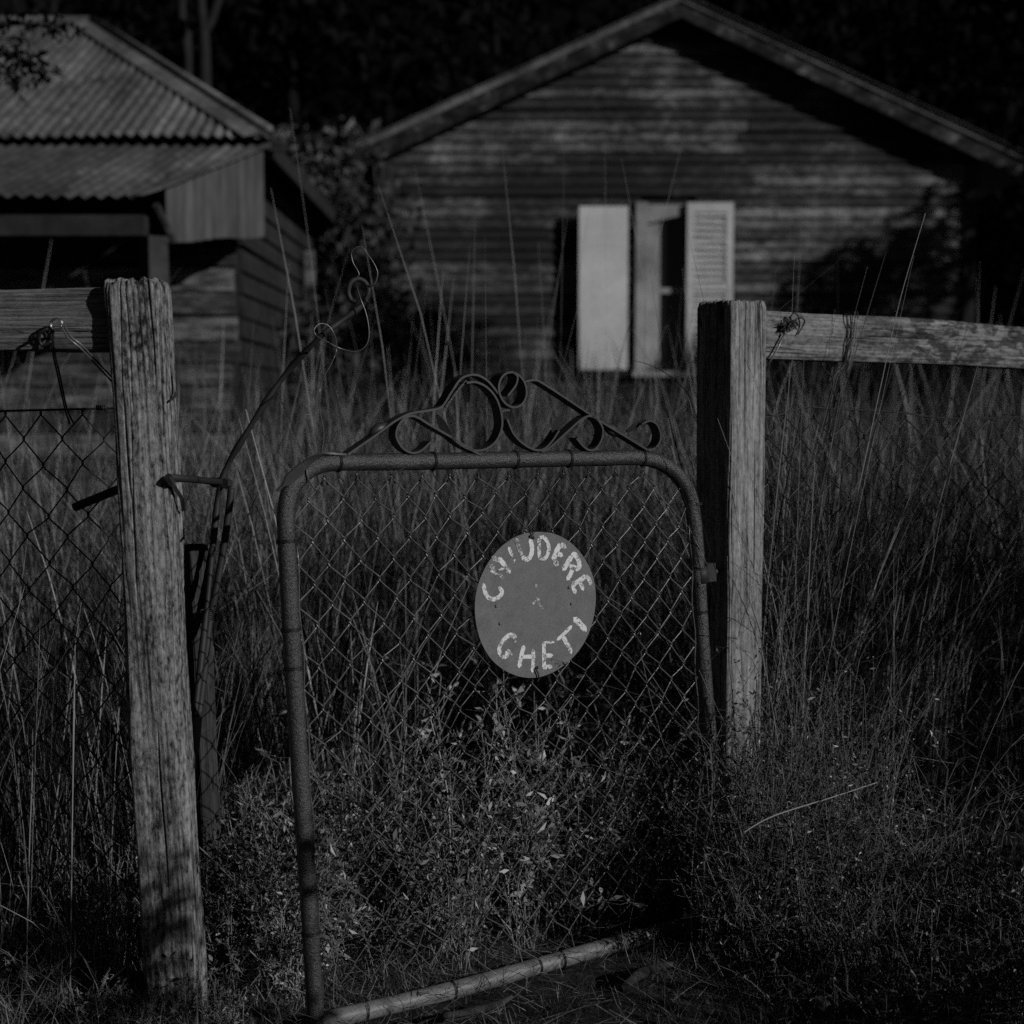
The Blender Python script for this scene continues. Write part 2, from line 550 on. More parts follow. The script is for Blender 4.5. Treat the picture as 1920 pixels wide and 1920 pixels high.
def build_house():
    house = thing('house', 'weatherboard house with a wide gable and white window shutters', 'house',
                  (X_at(1268, HY), HY, 0))
    xl, xr = X_at(735, HY), X_at(1803, HY)
    apex = at(1278, -5, HY - 0.24)
    apx, apz = apex.x, apex.z
    slope = 0.452
    # wall core
    zw = apz - slope * (xr - apx) - 0.05
    zl = apz - slope * (apx - xl) - 0.05
    c = MB()
    D = 8.0
    wx0, wx1, wz0, wz1 = X_at(1212, HY), X_at(1290, HY), Z_at(690, HY), Z_at(398, HY)
    # front skin with a real window opening
    y0, y1 = HY + 0.02, HY + 0.10
    c.box(xl, wx0, y0, y1, 0, zl)
    c.box(wx1, xr, y0, y1, 0, zw)
    c.box(wx0, wx1, y0, y1, 0, wz0)
    c.box(wx0, wx1, y0, y1, wz1, min(zl, zw))
    zz = min(zl, zw)
    g = [(xl, y0, zz), (xr, y0, zz), (xr, y0, zw), (apx, y0, apz - 0.08), (xl, y0, zl)]
    n = len(g)
    V = g + [(p[0], y1, p[2]) for p in g]
    c.add(V, [tuple(range(n)), tuple(range(2 * n - 1, n - 1, -1))] + [(i, (i + 1) % n, n + (i + 1) % n, n + i) for i in range(n)])
    c.box(xl, xl + 0.1, y1, HY + D, 0, zl)
    c.box(xr - 0.1, xr, y1, HY + D, 0, zw)
    c.box(xl, xr, HY + D, HY + D + 0.1, 0, zz)
    c.build('wall', M['dark_wood'], house)
    # dark room behind the window
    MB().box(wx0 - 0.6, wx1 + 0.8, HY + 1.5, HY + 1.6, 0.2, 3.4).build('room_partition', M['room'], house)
    # weatherboards, each a board of its own
    pitch = 0.094
    z = 0.35
    rnd = random.Random(3)
    row = 0
    while z < apz - 0.12:
        zt = z + pitch + 0.012
        segs = []
        # horizontal extent under the gable
        ext = lambda zz_: (max(xl, apx - (apz - 0.06 - zz_) / slope), min(xr, apx + (apz - 0.06 - zz_) / slope))
        a0, a1 = ext(z)
        b0, b1 = ext(zt)
        if a1 - a0 < 0.1:
            break
        cuts = [a0]
        if a1 - a0 > 2.2:
            cuts += sorted([a0 + (a1 - a0) * (0.2 + 0.6 * rnd.random()) for _ in range(1 if row % 3 else 2)])
        cuts.append(a1)
        for i in range(len(cuts) - 1):
            s0, s1 = cuts[i], cuts[i + 1]
            if z < wz1 + 0.06 and zt > wz0 - 0.02:
                parts = [(s0, min(s1, wx0 - 0.05)), (max(s0, wx1 + 0.05), s1)]
            else:
                parts = [(s0, s1)]
            for q0, q1 in parts:
                if q1 - q0 < 0.05:
                    continue
                t0 = b0 if q0 == a0 else q0
                t1 = b1 if q1 == a1 else q1
                if t1 - t0 < 0.02:
                    t0, t1 = (q0 + q1) / 2 - .01, (q0 + q1) / 2 + .01
                dz0, dz1 = rnd.uniform(-.006, .006), rnd.uniform(-.006, .006)
                po = rnd.uniform(0, 0.006) + (0.012 if rnd.random() < 0.1 else 0)
                yb = HY - 0.028 - po
                yt = HY - 0.002
                m = MB()
                m.box8([(q0 + .002, yb, z + dz0), (q1 - .002, yb, z + dz1), (q1 - .002, HY + 0.019, z + dz1), (q0 + .002, HY + 0.019, z + dz0),
                        (t0 + .002, yt, zt + dz0), (t1 - .002, yt, zt + dz1), (t1 - .002, HY + 0.019, zt + dz1), (t0 + .002, HY + 0.019, zt + dz0)])
                m.build('weatherboard', M['board'], house, origin=house["_o"])
        z += pitch
        row += 1
    # corner boards
    MB().box(xr - 0.01, xr + 0.09, HY - 0.05, HY + 0.06, 0, zw - 0.02).build('corner_board', M['dark_wood'], house)
    MB().box(xl - 0.09, xl + 0.01, HY - 0.05, HY + 0.06, 0, zl - 0.02).build('corner_board', M['dark_wood'], house)
    # roof planes, overhanging towards the yard, with barge boards
    oy = HY - 0.22
    for sgn, ex in ((-1, X_at(655, oy)), (1, X_at(1960, oy))):
        ez = apz - slope * abs(ex - apx)
        nrm = Vector((sgn * slope, 0, 1)).normalized()
        # corrugated sheets side by side along the depth, corrugations run down the slope
        k_ = 0
        yy = oy - 0.05
        while yy < HY + 8.2:
            ye = yy + 0.76
            cols = np.linspace(yy, ye + 0.02, 61)
            V = []
            for y in cols:
                h = 0.009 * math.sin(2 * math.pi * y / 0.076) + 0.03 + 0.001 * (k_ % 2)
                for (px_, pz_) in ((apx, apz), (ex, ez)):
                    p = Vector((px_, y, pz_)) + nrm * h
                    V.append(p)
            F = [(2 * i, 2 * i + 1, 2 * i + 3, 2 * i + 2) for i in range(60)]
            nV = len(V)
            V = V + [p - nrm * 0.004 for p in V]
            F = F + [(a + nV, d + nV, c_ + nV, b_ + nV) for a, b_, c_, d in F]
            F += [(0, 1, 1 + nV, nV), (120, 121, 121 + nV, 120 + nV)] + [(2 * i + 1, 2 * i + 3, 2 * i + 3 + nV, 2 * i + 1 + nV) for i in range(60)]
            MB().add(V, F).build('roof_sheet', M['iron_roof'], house)
            yy = ye
            k_ += 1
            if k_ > 11:
                break
        dv = Vector((ex - apx, 0, ez - apz)).normalized()
        A = Vector((apx, 0, apz)) + nrm * 0.016
        B = Vector((ex, 0, ez)) + nrm * 0.016

        def bar(y_0, y_1, h0, h1, nm, mt):
            P = []
            for y in (y_0, y_1):
                pass
            a0, a1 = A - nrm * h0, A - nrm * h1
            b0, b1 = B - nrm * h0, B - nrm * h1
            # mitre at the ridge
            a0 = Vector((apx, 0, a0.z)) if True else a0
            a1 = Vector((apx, 0, a1.z))
            c8 = [(a1.x, y_0, a1.z), (b1.x, y_0, b1.z), (b1.x, y_1, b1.z), (a1.x, y_1, a1.z),
                  (a0.x, y_0, a0.z), (b0.x, y_0, b0.z), (b0.x, y_1, b0.z), (a0.x, y_1, a0.z)]
            MB().box8(c8).build(nm, mt, house)
        bar(oy, oy + 0.035, 0.0, 0.19, 'barge_board', M['barge'])
        bar(oy - 0.02, oy - 0.001, 0.0, 0.045, 'barge_capping', M['iron_roof'])
        bar(oy + 0.036, HY - 0.03, 0.03, 0.045, 'soffit_lining', M['dark_wood'])
    # window: trim, sash and pane
    win = MB().box(X_at(1190, HY), wx0 - 0.002, HY - 0.06, HY + 0.10, wz0 - 0.03, wz1 + 0.08).build('window', M['frame_paint'], house)
    win["label"] = "narrow window between the open shutters"
    m = MB()
    x0, x1 = wx0, X_at(1300, HY)
    zlow, zhi = wz1 - 0.10, wz1 - 0.005
    m.box8([(x0, HY - 0.055, zlow), (x1, HY - 0.055, zhi), (x1, HY + 0.05, zhi), (x0, HY + 0.05, zlow),
            (x0, HY - 0.055, wz1 + 0.06), (x1, HY - 0.055, wz1 + 0.06), (x1, HY + 0.05, wz1 + 0.06), (x0, HY + 0.05, wz1 + 0.06)])
    m.build('window_head', M['frame_paint'], win)
    MB().box(X_at(1185, HY), X_at(1300, HY), HY - 0.10, HY + 0.05, wz0 - 0.075, wz0 - 0.032).build('window_sill', M['frame_paint'], win)
    MB().box(wx0, X_at(1236, HY), HY - 0.01, HY + 0.03, wz0, wz1 - 0.06).build('sash_stile', M['frame_paint'], win)
    MB().box(X_at(1236, HY), wx1, HY - 0.012, HY + 0.028, (wz0 + wz1) / 2 - 0.025, (wz0 + wz1) / 2 + 0.02).build('sash_rail', M['frame_paint'], win)
    MB().box(X_at(1236, HY), wx1 + .03, HY + 0.015, HY + 0.02, wz0, wz1 - 0.01).build('pane', M['glass'], win)
    # left shutter: plain boarded panel standing open off the wall
    sx0, sx1 = X_at(1085, HY - 0.16), X_at(1176, HY - 0.16)
    sz0, sz1 = Z_at(693, HY - 0.16), Z_at(387, HY - 0.16)
    sh = MB().box(sx0, sx1, HY - 0.175, HY - 0.14, sz0, sz1).build('shutter', M['paint'], house)
    sh["label"] = "plain white shutter panel standing open left of the window"
    MB().box(sx0 + 0.03, sx0 + 0.06, HY - 0.139, HY - 0.03, sz1 - 0.3, sz1 - 0.26).build('hinge', M['rod'], sh)
    MB().box(sx0 + 0.03, sx0 + 0.06, HY - 0.139, HY - 0.03, sz0 + 0.26, sz0 + 0.3).build('hinge', M['rod'], sh)
    # right shutter: louvred
    rx0, rx1 = X_at(1286, HY - 0.09), X_at(1372, HY - 0.09)
    rz0, rz1 = Z_at(694, HY - 0.09), Z_at(380, HY - 0.09)
    ya, yb = HY - 0.105, HY - 0.07
    fr = MB()
    fr.box(rx0, rx0 + 0.062, ya, yb, rz0, rz1)
    fr.box(rx1 - 0.062, rx1, ya, yb, rz0, rz1)
    fr.box(rx0 + 0.062, rx1 - 0.062, ya, yb, rz1 - 0.085, rz1)
    fr.box(rx0 + 0.062, rx1 - 0.062, ya, yb, rz0, rz0 + 0.085)
    fr.box(rx0 + 0.062, rx1 - 0.062, ya, yb, (rz0 + rz1) / 2 - 0.03, (rz0 + rz1) / 2 + 0.03)
    rs = fr.build('shutter', M['louvre'], house)
    rs["label"] = "louvred shutter right of the window"
    zc = rz0 + 0.10
    while zc < rz1 - 0.10:
        if not (-0.062 < zc - (rz0 + rz1) / 2 < 0.02):
            a_ = rnd.uniform(-.006, .006)
            m = MB()
            m.box8([(rx0 + .06, ya - .004, zc + a_), (rx1 - .06, ya - .004, zc - a_), (rx1 - .06, ya + .004, zc - a_), (rx0 + .06, ya + .004, zc + a_),
                    (rx0 + .06, yb - .006, zc + .042 + a_), (rx1 - .06, yb - .006, zc + .042 - a_), (rx1 - .06, yb + .001, zc + .042 - a_), (rx0 + .06, yb + .001, zc + .042 + a_)])
            m.build('slat', M['louvre'], rs)
        zc += 0.056
    return house


build_house()


# ------------------------------------------------------------------ shed with an iron verandah on the left
def build_shed():
    X0, Y0, Z0 = -1.47, 9.0, 2.77
    shed = thing('shed', 'old slab shed with a rusty corrugated hip roof and curved verandah', 'shed', (-3.6, 9.0, 0))
    P = 0.076
    tanp, hipk, tr = 0.527, 0.706, 2.49
    rnd = random.Random(5)

    # main roof sheets up to the hip / ridge
    def top_t(x):
        return min(tr, (X0 - x) / hipk)
    x = X0
    i = 0
    while x > -6.4:
        xe = x - 0.76
        cols = np.linspace(x, xe - 0.03, 81)
        m = MB()
        V = []
        off = 0.004 * (i % 2)
        nr = Vector((0, -tanp, 1)).normalized()
        for cx in cols:
            h = 0.0105 * math.sin(2 * math.pi * cx / P) + off + 0.004 * math.sin(cx * 5.3 + i) + rnd.gauss(0, 0.0006)
            t = max(0.0, top_t(cx) - 0.06)
            for tt in (-0.03, t):
                V.append(Vector((cx, Y0 + tt, Z0 + tanp * tt)) + nr * h)
        F = [(2 * a, 2 * a + 2, 2 * a + 3, 2 * a + 1) for a in range(80)]
        m.add(V, F).build('roof_sheet', M['iron_roof'], shed)
        x = xe
        i += 1
    # hip flashing and its rolled ridge
    A = Vector((X0, Y0, Z0))
    B = Vector((X0 - hipk * tr, Y0 + tr, Z0 + tanp * tr))
    hd = (B - A).normalized()
    side = hd.cross(Vector((0, -tanp, 1)).normalized()).normalized()
    if side.x > 0:
        side = -side
    nr = Vector((0, -tanp, 1)).normalized()
    m = MB()
    a0, b0 = A + nr * .018, B + nr * .018
    m.add([a0, b0, b0 + side * 0.17, a0 + side * 0.17, a0 + nr * .004, b0 + nr * .004, b0 + side * 0.17 + nr * .004, a0 + side * 0.17 + nr * .004],
          [(0, 1, 2, 3), (7, 6, 5, 4), (0, 4, 5, 1), (2, 6, 7, 3), (1, 5, 6, 2), (0, 3, 7, 4)])
    m.build('hip_flashing', M['iron_roof'], shed)
    MB().tube([A + nr * .03, B + nr * .03], 0.028, 10).build('hip_roll', M['iron_roof'], shed, smooth=True)
    MB().tube([B + nr * .02, Vector((-6.6, B.y, B.z + .02))], 0.03, 10).build('ridge_roll', M['dark_roof'], shed, smooth=True)
    # hidden hip end and back
    hx = X0 - hipk * tr
    m = MB()
    m.add([(X0, Y0, Z0 - .03), (X0, Y0 + 2 * tr, Z0 - .03), (hx, Y0 + tr, B.z - .03)], [(0, 1, 2)])
    m.add([(X0, Y0 + 2 * tr, Z0 - .03), (-6.4, Y0 + 2 * tr, Z0 - .03), (-6.4, Y0 + tr, B.z - .03), (hx, Y0 + tr, B.z - .03)], [(0, 1, 2, 3)])
    m.build('back_roof', M['iron_roof'], shed)

    # curved verandah roof; its right end is cut obliquely back to the corner
    Yf, Zf, Zb = 7.19, 2.137, 2.70

    def prof(f):
        return Zf + (Zb - Zf) * (f ** 1.06)

    def x_end(y):
        return X0 - 0.188 * (Y0 - y) - 0.02 * math.sin(math.pi * (Y0 - y) / 1.81)
    x = X0
    i = 0
    while x > -6.4:
        xe = x - 0.76
        cols = np.linspace(x, xe - 0.02, 91)
        sag = rnd.uniform(-.012, .012)
        V = []
        for cx in cols:
            f0 = 0.0
            if cx > x_end(Yf):
                f0 = min(1.0, 1 - (X0 - cx) / 0.36)
            for f in np.linspace(f0, 1, 10):
                h = 0.0095 * math.sin(2 * math.pi * cx / P) + 0.003 * (i % 2)
                V.append((cx, Yf + (Y0 - 0.02 - Yf) * f, prof(f) + h + sag * math.sin(math.pi * f)))
        F = []
        for a in range(90):
            for r in range(9):
                F.append((a * 10 + r, a * 10 + r + 1, (a + 1) * 10 + r + 1, (a + 1) * 10 + r))
        MB().add(V, F).build('verandah_sheet', M['iron_roof'] if i == 0 else M['dark_roof'], shed, smooth=True)
        x = xe
        i += 1
    # hanging end wall of corrugated sheets below the oblique end
    ya = 7.60
    k_ = 0
    while ya < 8.95:
        ye = min(ya + 0.72, 8.97)
        cols = np.linspace(ya, ye, 61)
        V = []
        for cy in cols:
            h = 0.013 * math.sin(2 * math.pi * cy / 0.125) + 0.003 * (k_ % 2)
            f = (cy - Yf) / (Y0 - Yf)
            zb = 1.965 + (2.16 - 1.965) * (cy - 7.6) / 1.4 + 0.006 * math.sin(cy * 7)
            V.append((x_end(cy) - 0.02 + h, cy, zb))
            V.append((x_end(cy) - 0.02 + h, cy, prof(f) - 0.015))
        F = [(2 * a, 2 * a + 2, 2 * a + 3, 2 * a + 1) for a in range(60)]
        MB().add(V, F).build('end_wall_sheet', M['iron_wall'], shed)
        ya = ye
        k_ += 1
    # verge strip along the end of the verandah roof
    pts = [Vector((x_end(Yf + (Y0 - Yf) * f) - 0.01, Yf + (Y0 - Yf) * f, prof(f) + 0.012)) for f in np.linspace(0, 1, 14)]
    MB().strap(pts, Vector((1, 0, 0)), 0.05, 0.012).build('verge_strip', M['iron_roof'], shed)
    # beam, posts and brace
    MB().box(-6.4, -1.80, 7.22, 7.32, 1.955, 2.055).build('verandah_beam', M['dark_wood'], shed)
    for px_ in (290, -160):
        xx = X_at(px_, 7.27)
        m = MB()
        m.tube([(xx + .02, 7.27, -0.1), (xx + .01, 7.27, 0.9), (xx, 7.27, 1.953)], [0.082, 0.08, 0.076], 4)
        m.build('verandah_post', M['verandah_post'], shed)
    p1, p2 = at(292, 384, 7.35), at(326, 452, 7.5)
    MB().tube([p1, p2], 0.02, 6).build('brace', M['shed_board'], shed)
    # walls: front (under the verandah) and right side, board by board
    xw = -1.675
    MB().box(-6.4, xw - 0.03, Y0 + 0.03, Y0 + 0.1, 0, 2.7).build('front_wall', M['dark_wood'], shed)
    MB().box(xw - 0.1, xw - 0.03, Y0 + 0.1, Y0 + 4.9, 0, 2.72).build('side_wall', M['dark_wood'], shed)
    z = 0.1
    while z < 2.62:
        h = 0.138
        d = rnd.uniform(-.011, .011)
        xa = xw + rnd.uniform(-.05, .02)
        MB().box8([(-6.4, Y0 - .02, z + d), (xa, Y0 - .02, z - d), (xa, Y0 + .028, z - d), (-6.4, Y0 + .028, z + d),
                   (-6.4, Y0 + .0, z + h + d), (xa, Y0 + .0, z + h - d), (xa, Y0 + .028, z + h - d), (-6.4, Y0 + .028, z + h + d)]
                  ).build('wall_board', M['shed_board'], shed)
        ya_ = Y0 + 0.12
        MB().box8([(xw - .028, ya_, z + d), (xw + .02, ya_, z + d), (xw + .02, Y0 + 4.9, z - d), (xw - .028, Y0 + 4.9, z - d),
                   (xw - .028, ya_, z + h + d), (xw - .005, ya_, z + h + d), (xw - .005, Y0 + 4.9, z + h - d), (xw - .028, Y0 + 4.9, z + h - d)]
                  ).build('wall_board', M['dark_wood'], shed)
        z += h + 0.006
    # eave of the right side
    MB().box(X0 - .02, X0 + 0.012, Y0 + 0.02, Y0 + 4.9, Z0 - 0.13, Z0 - 0.02).build('side_fascia', M['dark_wood'], shed)
    MB().box(X0 - .012, X0 + 0.10, Y0 - 0.02, Y0 + 0.018, Z0 - 0.10, Z0 - 0.03).build('fascia_end', M['shed_board'], shed)
    # pale post at the back corner of the shed
    xx = X_at(583, 11.6)
    MB().box(xx - .035, xx + .035, 11.57, 11.64, 0, 2.35).build('corner_post', M['shed_board'], shed)
    return shed


build_shed()


# ------------------------------------------------------------------ timber: split, weathered beams (length along local Z)
def beam(name, mat, base, top, w, d, rotz, seed, ncr=16, ragged=0.006, taper=1.0, round_=0.12, wob=0.003):
    base = Vector(base)
    top = Vector(top)
    L = (top - base).length
    rnd = np.random.default_rng(seed)
    per = 2 * (w + d)
    N = int(per / 0.0012)
    Mr = max(24, int(L / 0.012))
    # rounded-square outline
    s = np.arange(N) / N
    th = s * 2 * np.pi
    e = 2 / (1 / (round_ + 0.02))
    pw = 0.22 + round_
    cx, sx = np.cos(th), np.sin(th)
    ox = np.sign(cx) * np.abs(cx) ** pw * w / 2
    oy = np.sign(sx) * np.abs(sx) ** pw * d / 2
    # resample evenly by arc length
    seg = np.hypot(np.diff(np.append(ox, ox[0])), np.diff(np.append(oy, oy[0])))
    cum = np.concatenate([[0], np.cumsum(seg)])
    tgt = np.linspace(0, cum[-1], N, endpoint=False)
    ox = np.interp(tgt, cum, np.append(ox, ox[0]))
    oy = np.interp(tgt, cum, np.append(oy, oy[0]))
    nx = -(np.roll(oy, 2) - np.roll(oy, -2))
    ny = (np.roll(ox, 2) - np.roll(ox, -2))
    nl = np.hypot(nx, ny) + 1e-9
    nx, ny = nx / nl, ny / nl
    t = np.linspace(0, 1, Mr)
    T, S = np.meshgrid(t, np.arange(N) / N, indexing='ij')
    disp = np.zeros((Mr, N))
    for f_ in range(7):
        a, b = rnd.uniform(1, 4), rnd.integers(1, 7)
        disp += wob * 0.5 * np.sin(2 * np.pi * (a * T + b * S + rnd.uniform())) / (1 + 0.3 * f_)
    for f_ in range(10):
        a, b = rnd.uniform(.5, 2.5), rnd.integers(12, 46)
        disp += 0.00016 * np.sin(2 * np.pi * (a * T + b * S + 0.3 * np.sin(T * 9 + b) + rnd.uniform()))
    for c_ in range(ncr):
        s0 = rnd.uniform()
        t0 = rnd.uniform(-0.2, 0.9) if c_ > ncr // 3 else rnd.uniform(0.72, 0.93)
        t1 = t0 + rnd.uniform(0.08, 0.4) if c_ > ncr // 3 else 1.2
        wd = rnd.uniform(0.0007, 0.0016) / per
        dep = rnd.uniform(0.002, 0.006)
        cen = s0 + (0.006 * np.sin(T * rnd.uniform(6, 15) + rnd.uniform(0, 6)) + 0.003 * np.sin(T * rnd.uniform(25, 50) + rnd.uniform(0, 6)))
        ds = np.abs((S - cen + 0.5) % 1.0 - 0.5)
        env = np.clip((T - t0) / 0.05, 0, 1) * np.clip((t1 - T) / 0.05, 0, 1)
        disp -= dep * env * np.clip(1 - ds / (wd * 1.8), 0, 1)
    tp = 1 + (taper - 1) * (1 - T)
    PX = ox[None, :] * tp + nx[None, :] * disp
    PY = oy[None, :] * tp + ny[None, :] * disp
    rag = np.zeros(N)
    for f_ in range(6):
        rag += np.sin(2 * np.pi * (rnd.integers(2, 30) * np.arange(N) / N + rnd.uniform()))
    rag = rag / 6 * ragged
    PZ = T * L + np.clip((T - 0.9) / 0.1, 0, 1) ** 2 * (rag[None, :] + disp * 0.4)
    # ease the very end inwards a little
    endf = np.clip((T - (1 - 0.010 / L)) / (0.010 / L), 0, 1)
    PX *= 1 - 0.05 * endf
    PY *= 1 - 0.05 * endf
    V = [np.stack([PX, PY, PZ], -1).reshape(-1, 3)]
    i = np.arange(Mr - 1)[:, None] * N
    j = np.arange(N)[None, :]
    jn = (j + 1) % N
    F = [np.stack([i + j, i + jn, i + N + jn, i + N + j], -1).reshape(-1, 4)]
    # end grain
    prev = (Mr - 1) * N
    cnt = Mr * N
    for sc_, dz in ((0.9, 0.001), (0.6, 0.002), (0.25, 0.002), (0.02, 0.002)):
        ring = np.stack([PX[-1] * sc_, PY[-1] * sc_, PZ[-1] * sc_ + (1 - sc_) * L + dz + 0.002 * np.sin(np.arange(N) * 0.9 * sc_)], -1)
        V.append(ring)
        F.append(np.stack([prev + np.arange(N), prev + (np.arange(N) + 1) % N, cnt + (np.arange(N) + 1) % N, cnt + np.arange(N)], -1))
        prev = cnt
        cnt += N
    # bottom ring towards the middle
    ring = np.stack([PX[0] * 0.02, PY[0] * 0.02, PZ[0]], -1)
    V.append(ring)
    F.append(np.stack([(np.arange(N) + 1) % N, np.arange(N), cnt + np.arange(N), cnt + (np.arange(N) + 1) % N], -1))
    me = fast_mesh(name, np.concatenate(V), np.concatenate(F))
    me.polygons.foreach_set("use_smooth", np.ones(len(me.polygons), dtype=bool))
    me.materials.append(mat)
    o = bpy.data.objects.new(name, me)
    zd = (top - base).normalized()
    xd = Vector((math.cos(rotz), math.sin(rotz), 0))
    xd = (xd - zd * xd.dot(zd)).normalized()
    yd = zd.cross(xd)
    o.matrix_world = Matrix(((xd.x, yd.x, zd.x, base.x), (xd.y, yd.y, zd.y, base.y), (xd.z, yd.z, zd.z, base.z), (0, 0, 0, 1)))
    COL.objects.link(o)
    return o


FA = math.radians(34.0)                         # the fence line runs away to the right
FD = Vector((math.cos(FA), math.sin(FA), 0))
FN = Vector((math.sin(FA), -math.cos(FA), 0))   # towards the camera side

# left gate post, leaning
LPT = at(258, 530, 2.665)
LPB = at(330, 1845, 2.695)
lo_ = LPB + (LPB - LPT).normalized() * 0.25
tag(beam('gate_post', M['post_left'], lo_, LPT, 0.102, 0.097, 0.0, 11, 30, 0.009, 1.0, 0.12, 0.003),
    'leaning split-timber gate post left of the gate, with a rounded cracked top', 'post')
# right gate post
RC = Vector((at(1369, 900, 3.10).x, 3.10, 0))
rc = RC + FD * 0.0535 - FN * 0.059
rtop = rc + Vector((0, 0, at(1380, 563, 3.1).z))
tag(beam('gate_post', M['post_right'], rc + Vector((0.0, 0, -0.25)), rtop, 0.107, 0.118, FA, 23, 26, 0.004, 0.98, 0.02, 0.0015),
    'square upright gate post right of the gate, one face in deep shade', 'post')
# right rail
RP0 = RC - FN * 0.035
r1 = on_plane(1432, 627, RP0, FN)
r2 = on_plane(2640, 685, RP0, FN)
rl = (r2 - r1)
tag(beam('fence_rail', M['rail_lichen'], r1 - FN * 0.02, r2 - FN * 0.02, 0.04, 0.107, FA + math.pi / 2, 31, 44, 0.004, 1.0, 0.05, 0.003),
    'weathered top rail of the fence running right from the square post', 'fence rail')
# left rail
LF = math.radians(-8)
q2 = at(222, 600, 2.657)
q1 = at(-760, 606, 2.80)
tag(beam('fence_rail', M['rail'], q1, q2, 0.035, 0.112, math.pi / 2, 37, 30, 0.003, 1.0, 0.05, 0.002),
    'grey top rail of the fence ending behind the leaning left post', 'fence rail')
# short stake beside the left post
s_top = at(366, 1024, 2.90)
s_bot = at(392, 1600, 2.93)
tag(beam('stake', M['stake'], s_bot, s_top, 0.042, 0.045, FA, 41, 8, 0.002, 1.0, 0.12, 0.001),
    'short dark stake standing close behind the leaning left post', 'stake')

# ------------------------------------------------------------------ gate
GA = math.radians(33.5)
GD = Vector((math.cos(GA), math.sin(GA), 0))
GN = Vector((math.sin(GA), -math.cos(GA), 0))
GP0 = at(592, 1912, 2.60)
PR = 0.0163


def gp(px, py, off=0.0):
    return on_plane(px, py, GP0 + GN * off, GN)


gate = thing('garden_gate', 'pipe-framed wire gate with wrought iron scrolls on its top rail', 'gate', (GP0.x, GP0.y, 0))
frame_px = [(593, 1922), (577, 1660), (562, 1440), (548, 1220), (537, 1010), (536, 965), (543, 925), (562, 895), (592, 874), (630, 866.5),
            (720, 866), (860, 864), (1000, 861), (1120, 859), (1195, 858), (1235, 866), (1268, 889), (1290, 922), (1299, 960), (1306, 1030),
            (1317, 1212), (1326, 1327), (1343, 1530), (1358, 1722)]
fp = [gp(*p) for p in frame_px]
MB().tube(spline(fp, 8), PR, 16).build('frame', M['pipe'], gate, smooth=True)
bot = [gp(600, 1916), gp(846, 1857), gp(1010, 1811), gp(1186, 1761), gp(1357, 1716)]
MB().tube(spline(bot, 6), PR * 1.04, 16).build('bottom_rail', M['pipe_sunlit'], gate, smooth=True)
# hinge strap and pin on the right stile
hc = [gp(1311, 1062), gp(1313.5, 1092)]
MB().tube(hc, PR * 1.16, 16).build('hinge', M['rod'], gate, smooth=True)
m = MB()
a_, b_ = gp(1320, 1056), gp(1322, 1090)
m.box8([a_ + GN * .012, a_ + GD * .022 + GN * .012, a_ + GD * .022 - GN * .012, a_ - GN * .012,
        b_ + GN * .012, b_ + GD * .022 + GN * .012, b_ + GD * .022 - GN * .012, b_ - GN * .012])
m.build('hinge_lug', M['rod'], gate)
MB().tube([gp(1326, 1073), gp(1326, 1073) + GD * 0.05], 0.008, 8).build('hinge_pin', M['rod'], gate, smooth=True)

# scrolls: flat bar, width across the gate
SW, ST = 0.028, 0.0038


def scroll(pxs, name='scroll', w=SW, n=7, mat='iron', taper=None):
    pts = spline([gp(*p) for p in pxs], n)
    ww = [w] * len(pts)
    if taper:
        ww = [w * taper(i / (len(pts) - 1)) for i in range(len(pts))]
    MB().strap(pts, GN, ww, ST).build(name, M[mat], gate)
    return pts


big = [(837, 816), (856, 833), (880, 844), (903, 842), (922, 828), (933, 805), (934, 782), (925, 750), (908, 728), (887, 717), (868, 718)]
scroll(big)
# twisted wide end of the big loop, its face turned to the camera
pts = spline([gp(868, 718), gp(852, 738), gp(834, 766)], 6)
wds = [(GN * (1 - t) + (GD * 0.55 + Vector((0, 0, 0.8))) * t).normalized() for t in np.linspace(0.35, 0.8, len(pts))]
MB().strap(pts, wds, 0.021, ST).build('leaf_end', M['pipe'], gate)


def leaf_tip(p0, p1, w=0.016):
    a0, a1 = gp(*p0), gp(*p1)
    d = (a1 - a0)
    s_ = d.normalized().cross(GN)
    pts_ = [a0 + d * t for t in np.linspace(0, 1, 6)]
    ws = [w * q for q in (0.45, 0.85, 1.0, 1.0, 0.8, 0.35)]
    MB().strap(pts_, (s_ * 0.8 + GN * 0.6).normalized(), ws, ST).build('leaf_end', M['iron'], gate)


leaf_tip((847, 827), (819, 778))
leaf_tip((1038, 813), (1050, 781))
leaf_tip((1202, 791), (1175, 809))
low_left = [(897, 848), (887, 849), (840, 820), (800, 797), (779, 784), (765, 780), (751, 785), (739, 801), (737, 820), (748, 839), (766, 849), (784, 844), (801, 828)]
scroll(low_left)
top_left = [(646, 852), (672, 834), (698, 816), (722, 798), (740, 786), (764, 775), (800, 769), (822, 762), (840, 735), (858, 710), (884, 703), (908, 715), (930, 742)]
scroll(top_left)
MB().tube([gp(693, 815), gp(701, 809), gp(710, 804), gp(720, 800), gp(728, 795)], [0.003, 0.009, 0.011, 0.009, 0.003], 8).build('knot', M['iron'], gate, smooth=True)
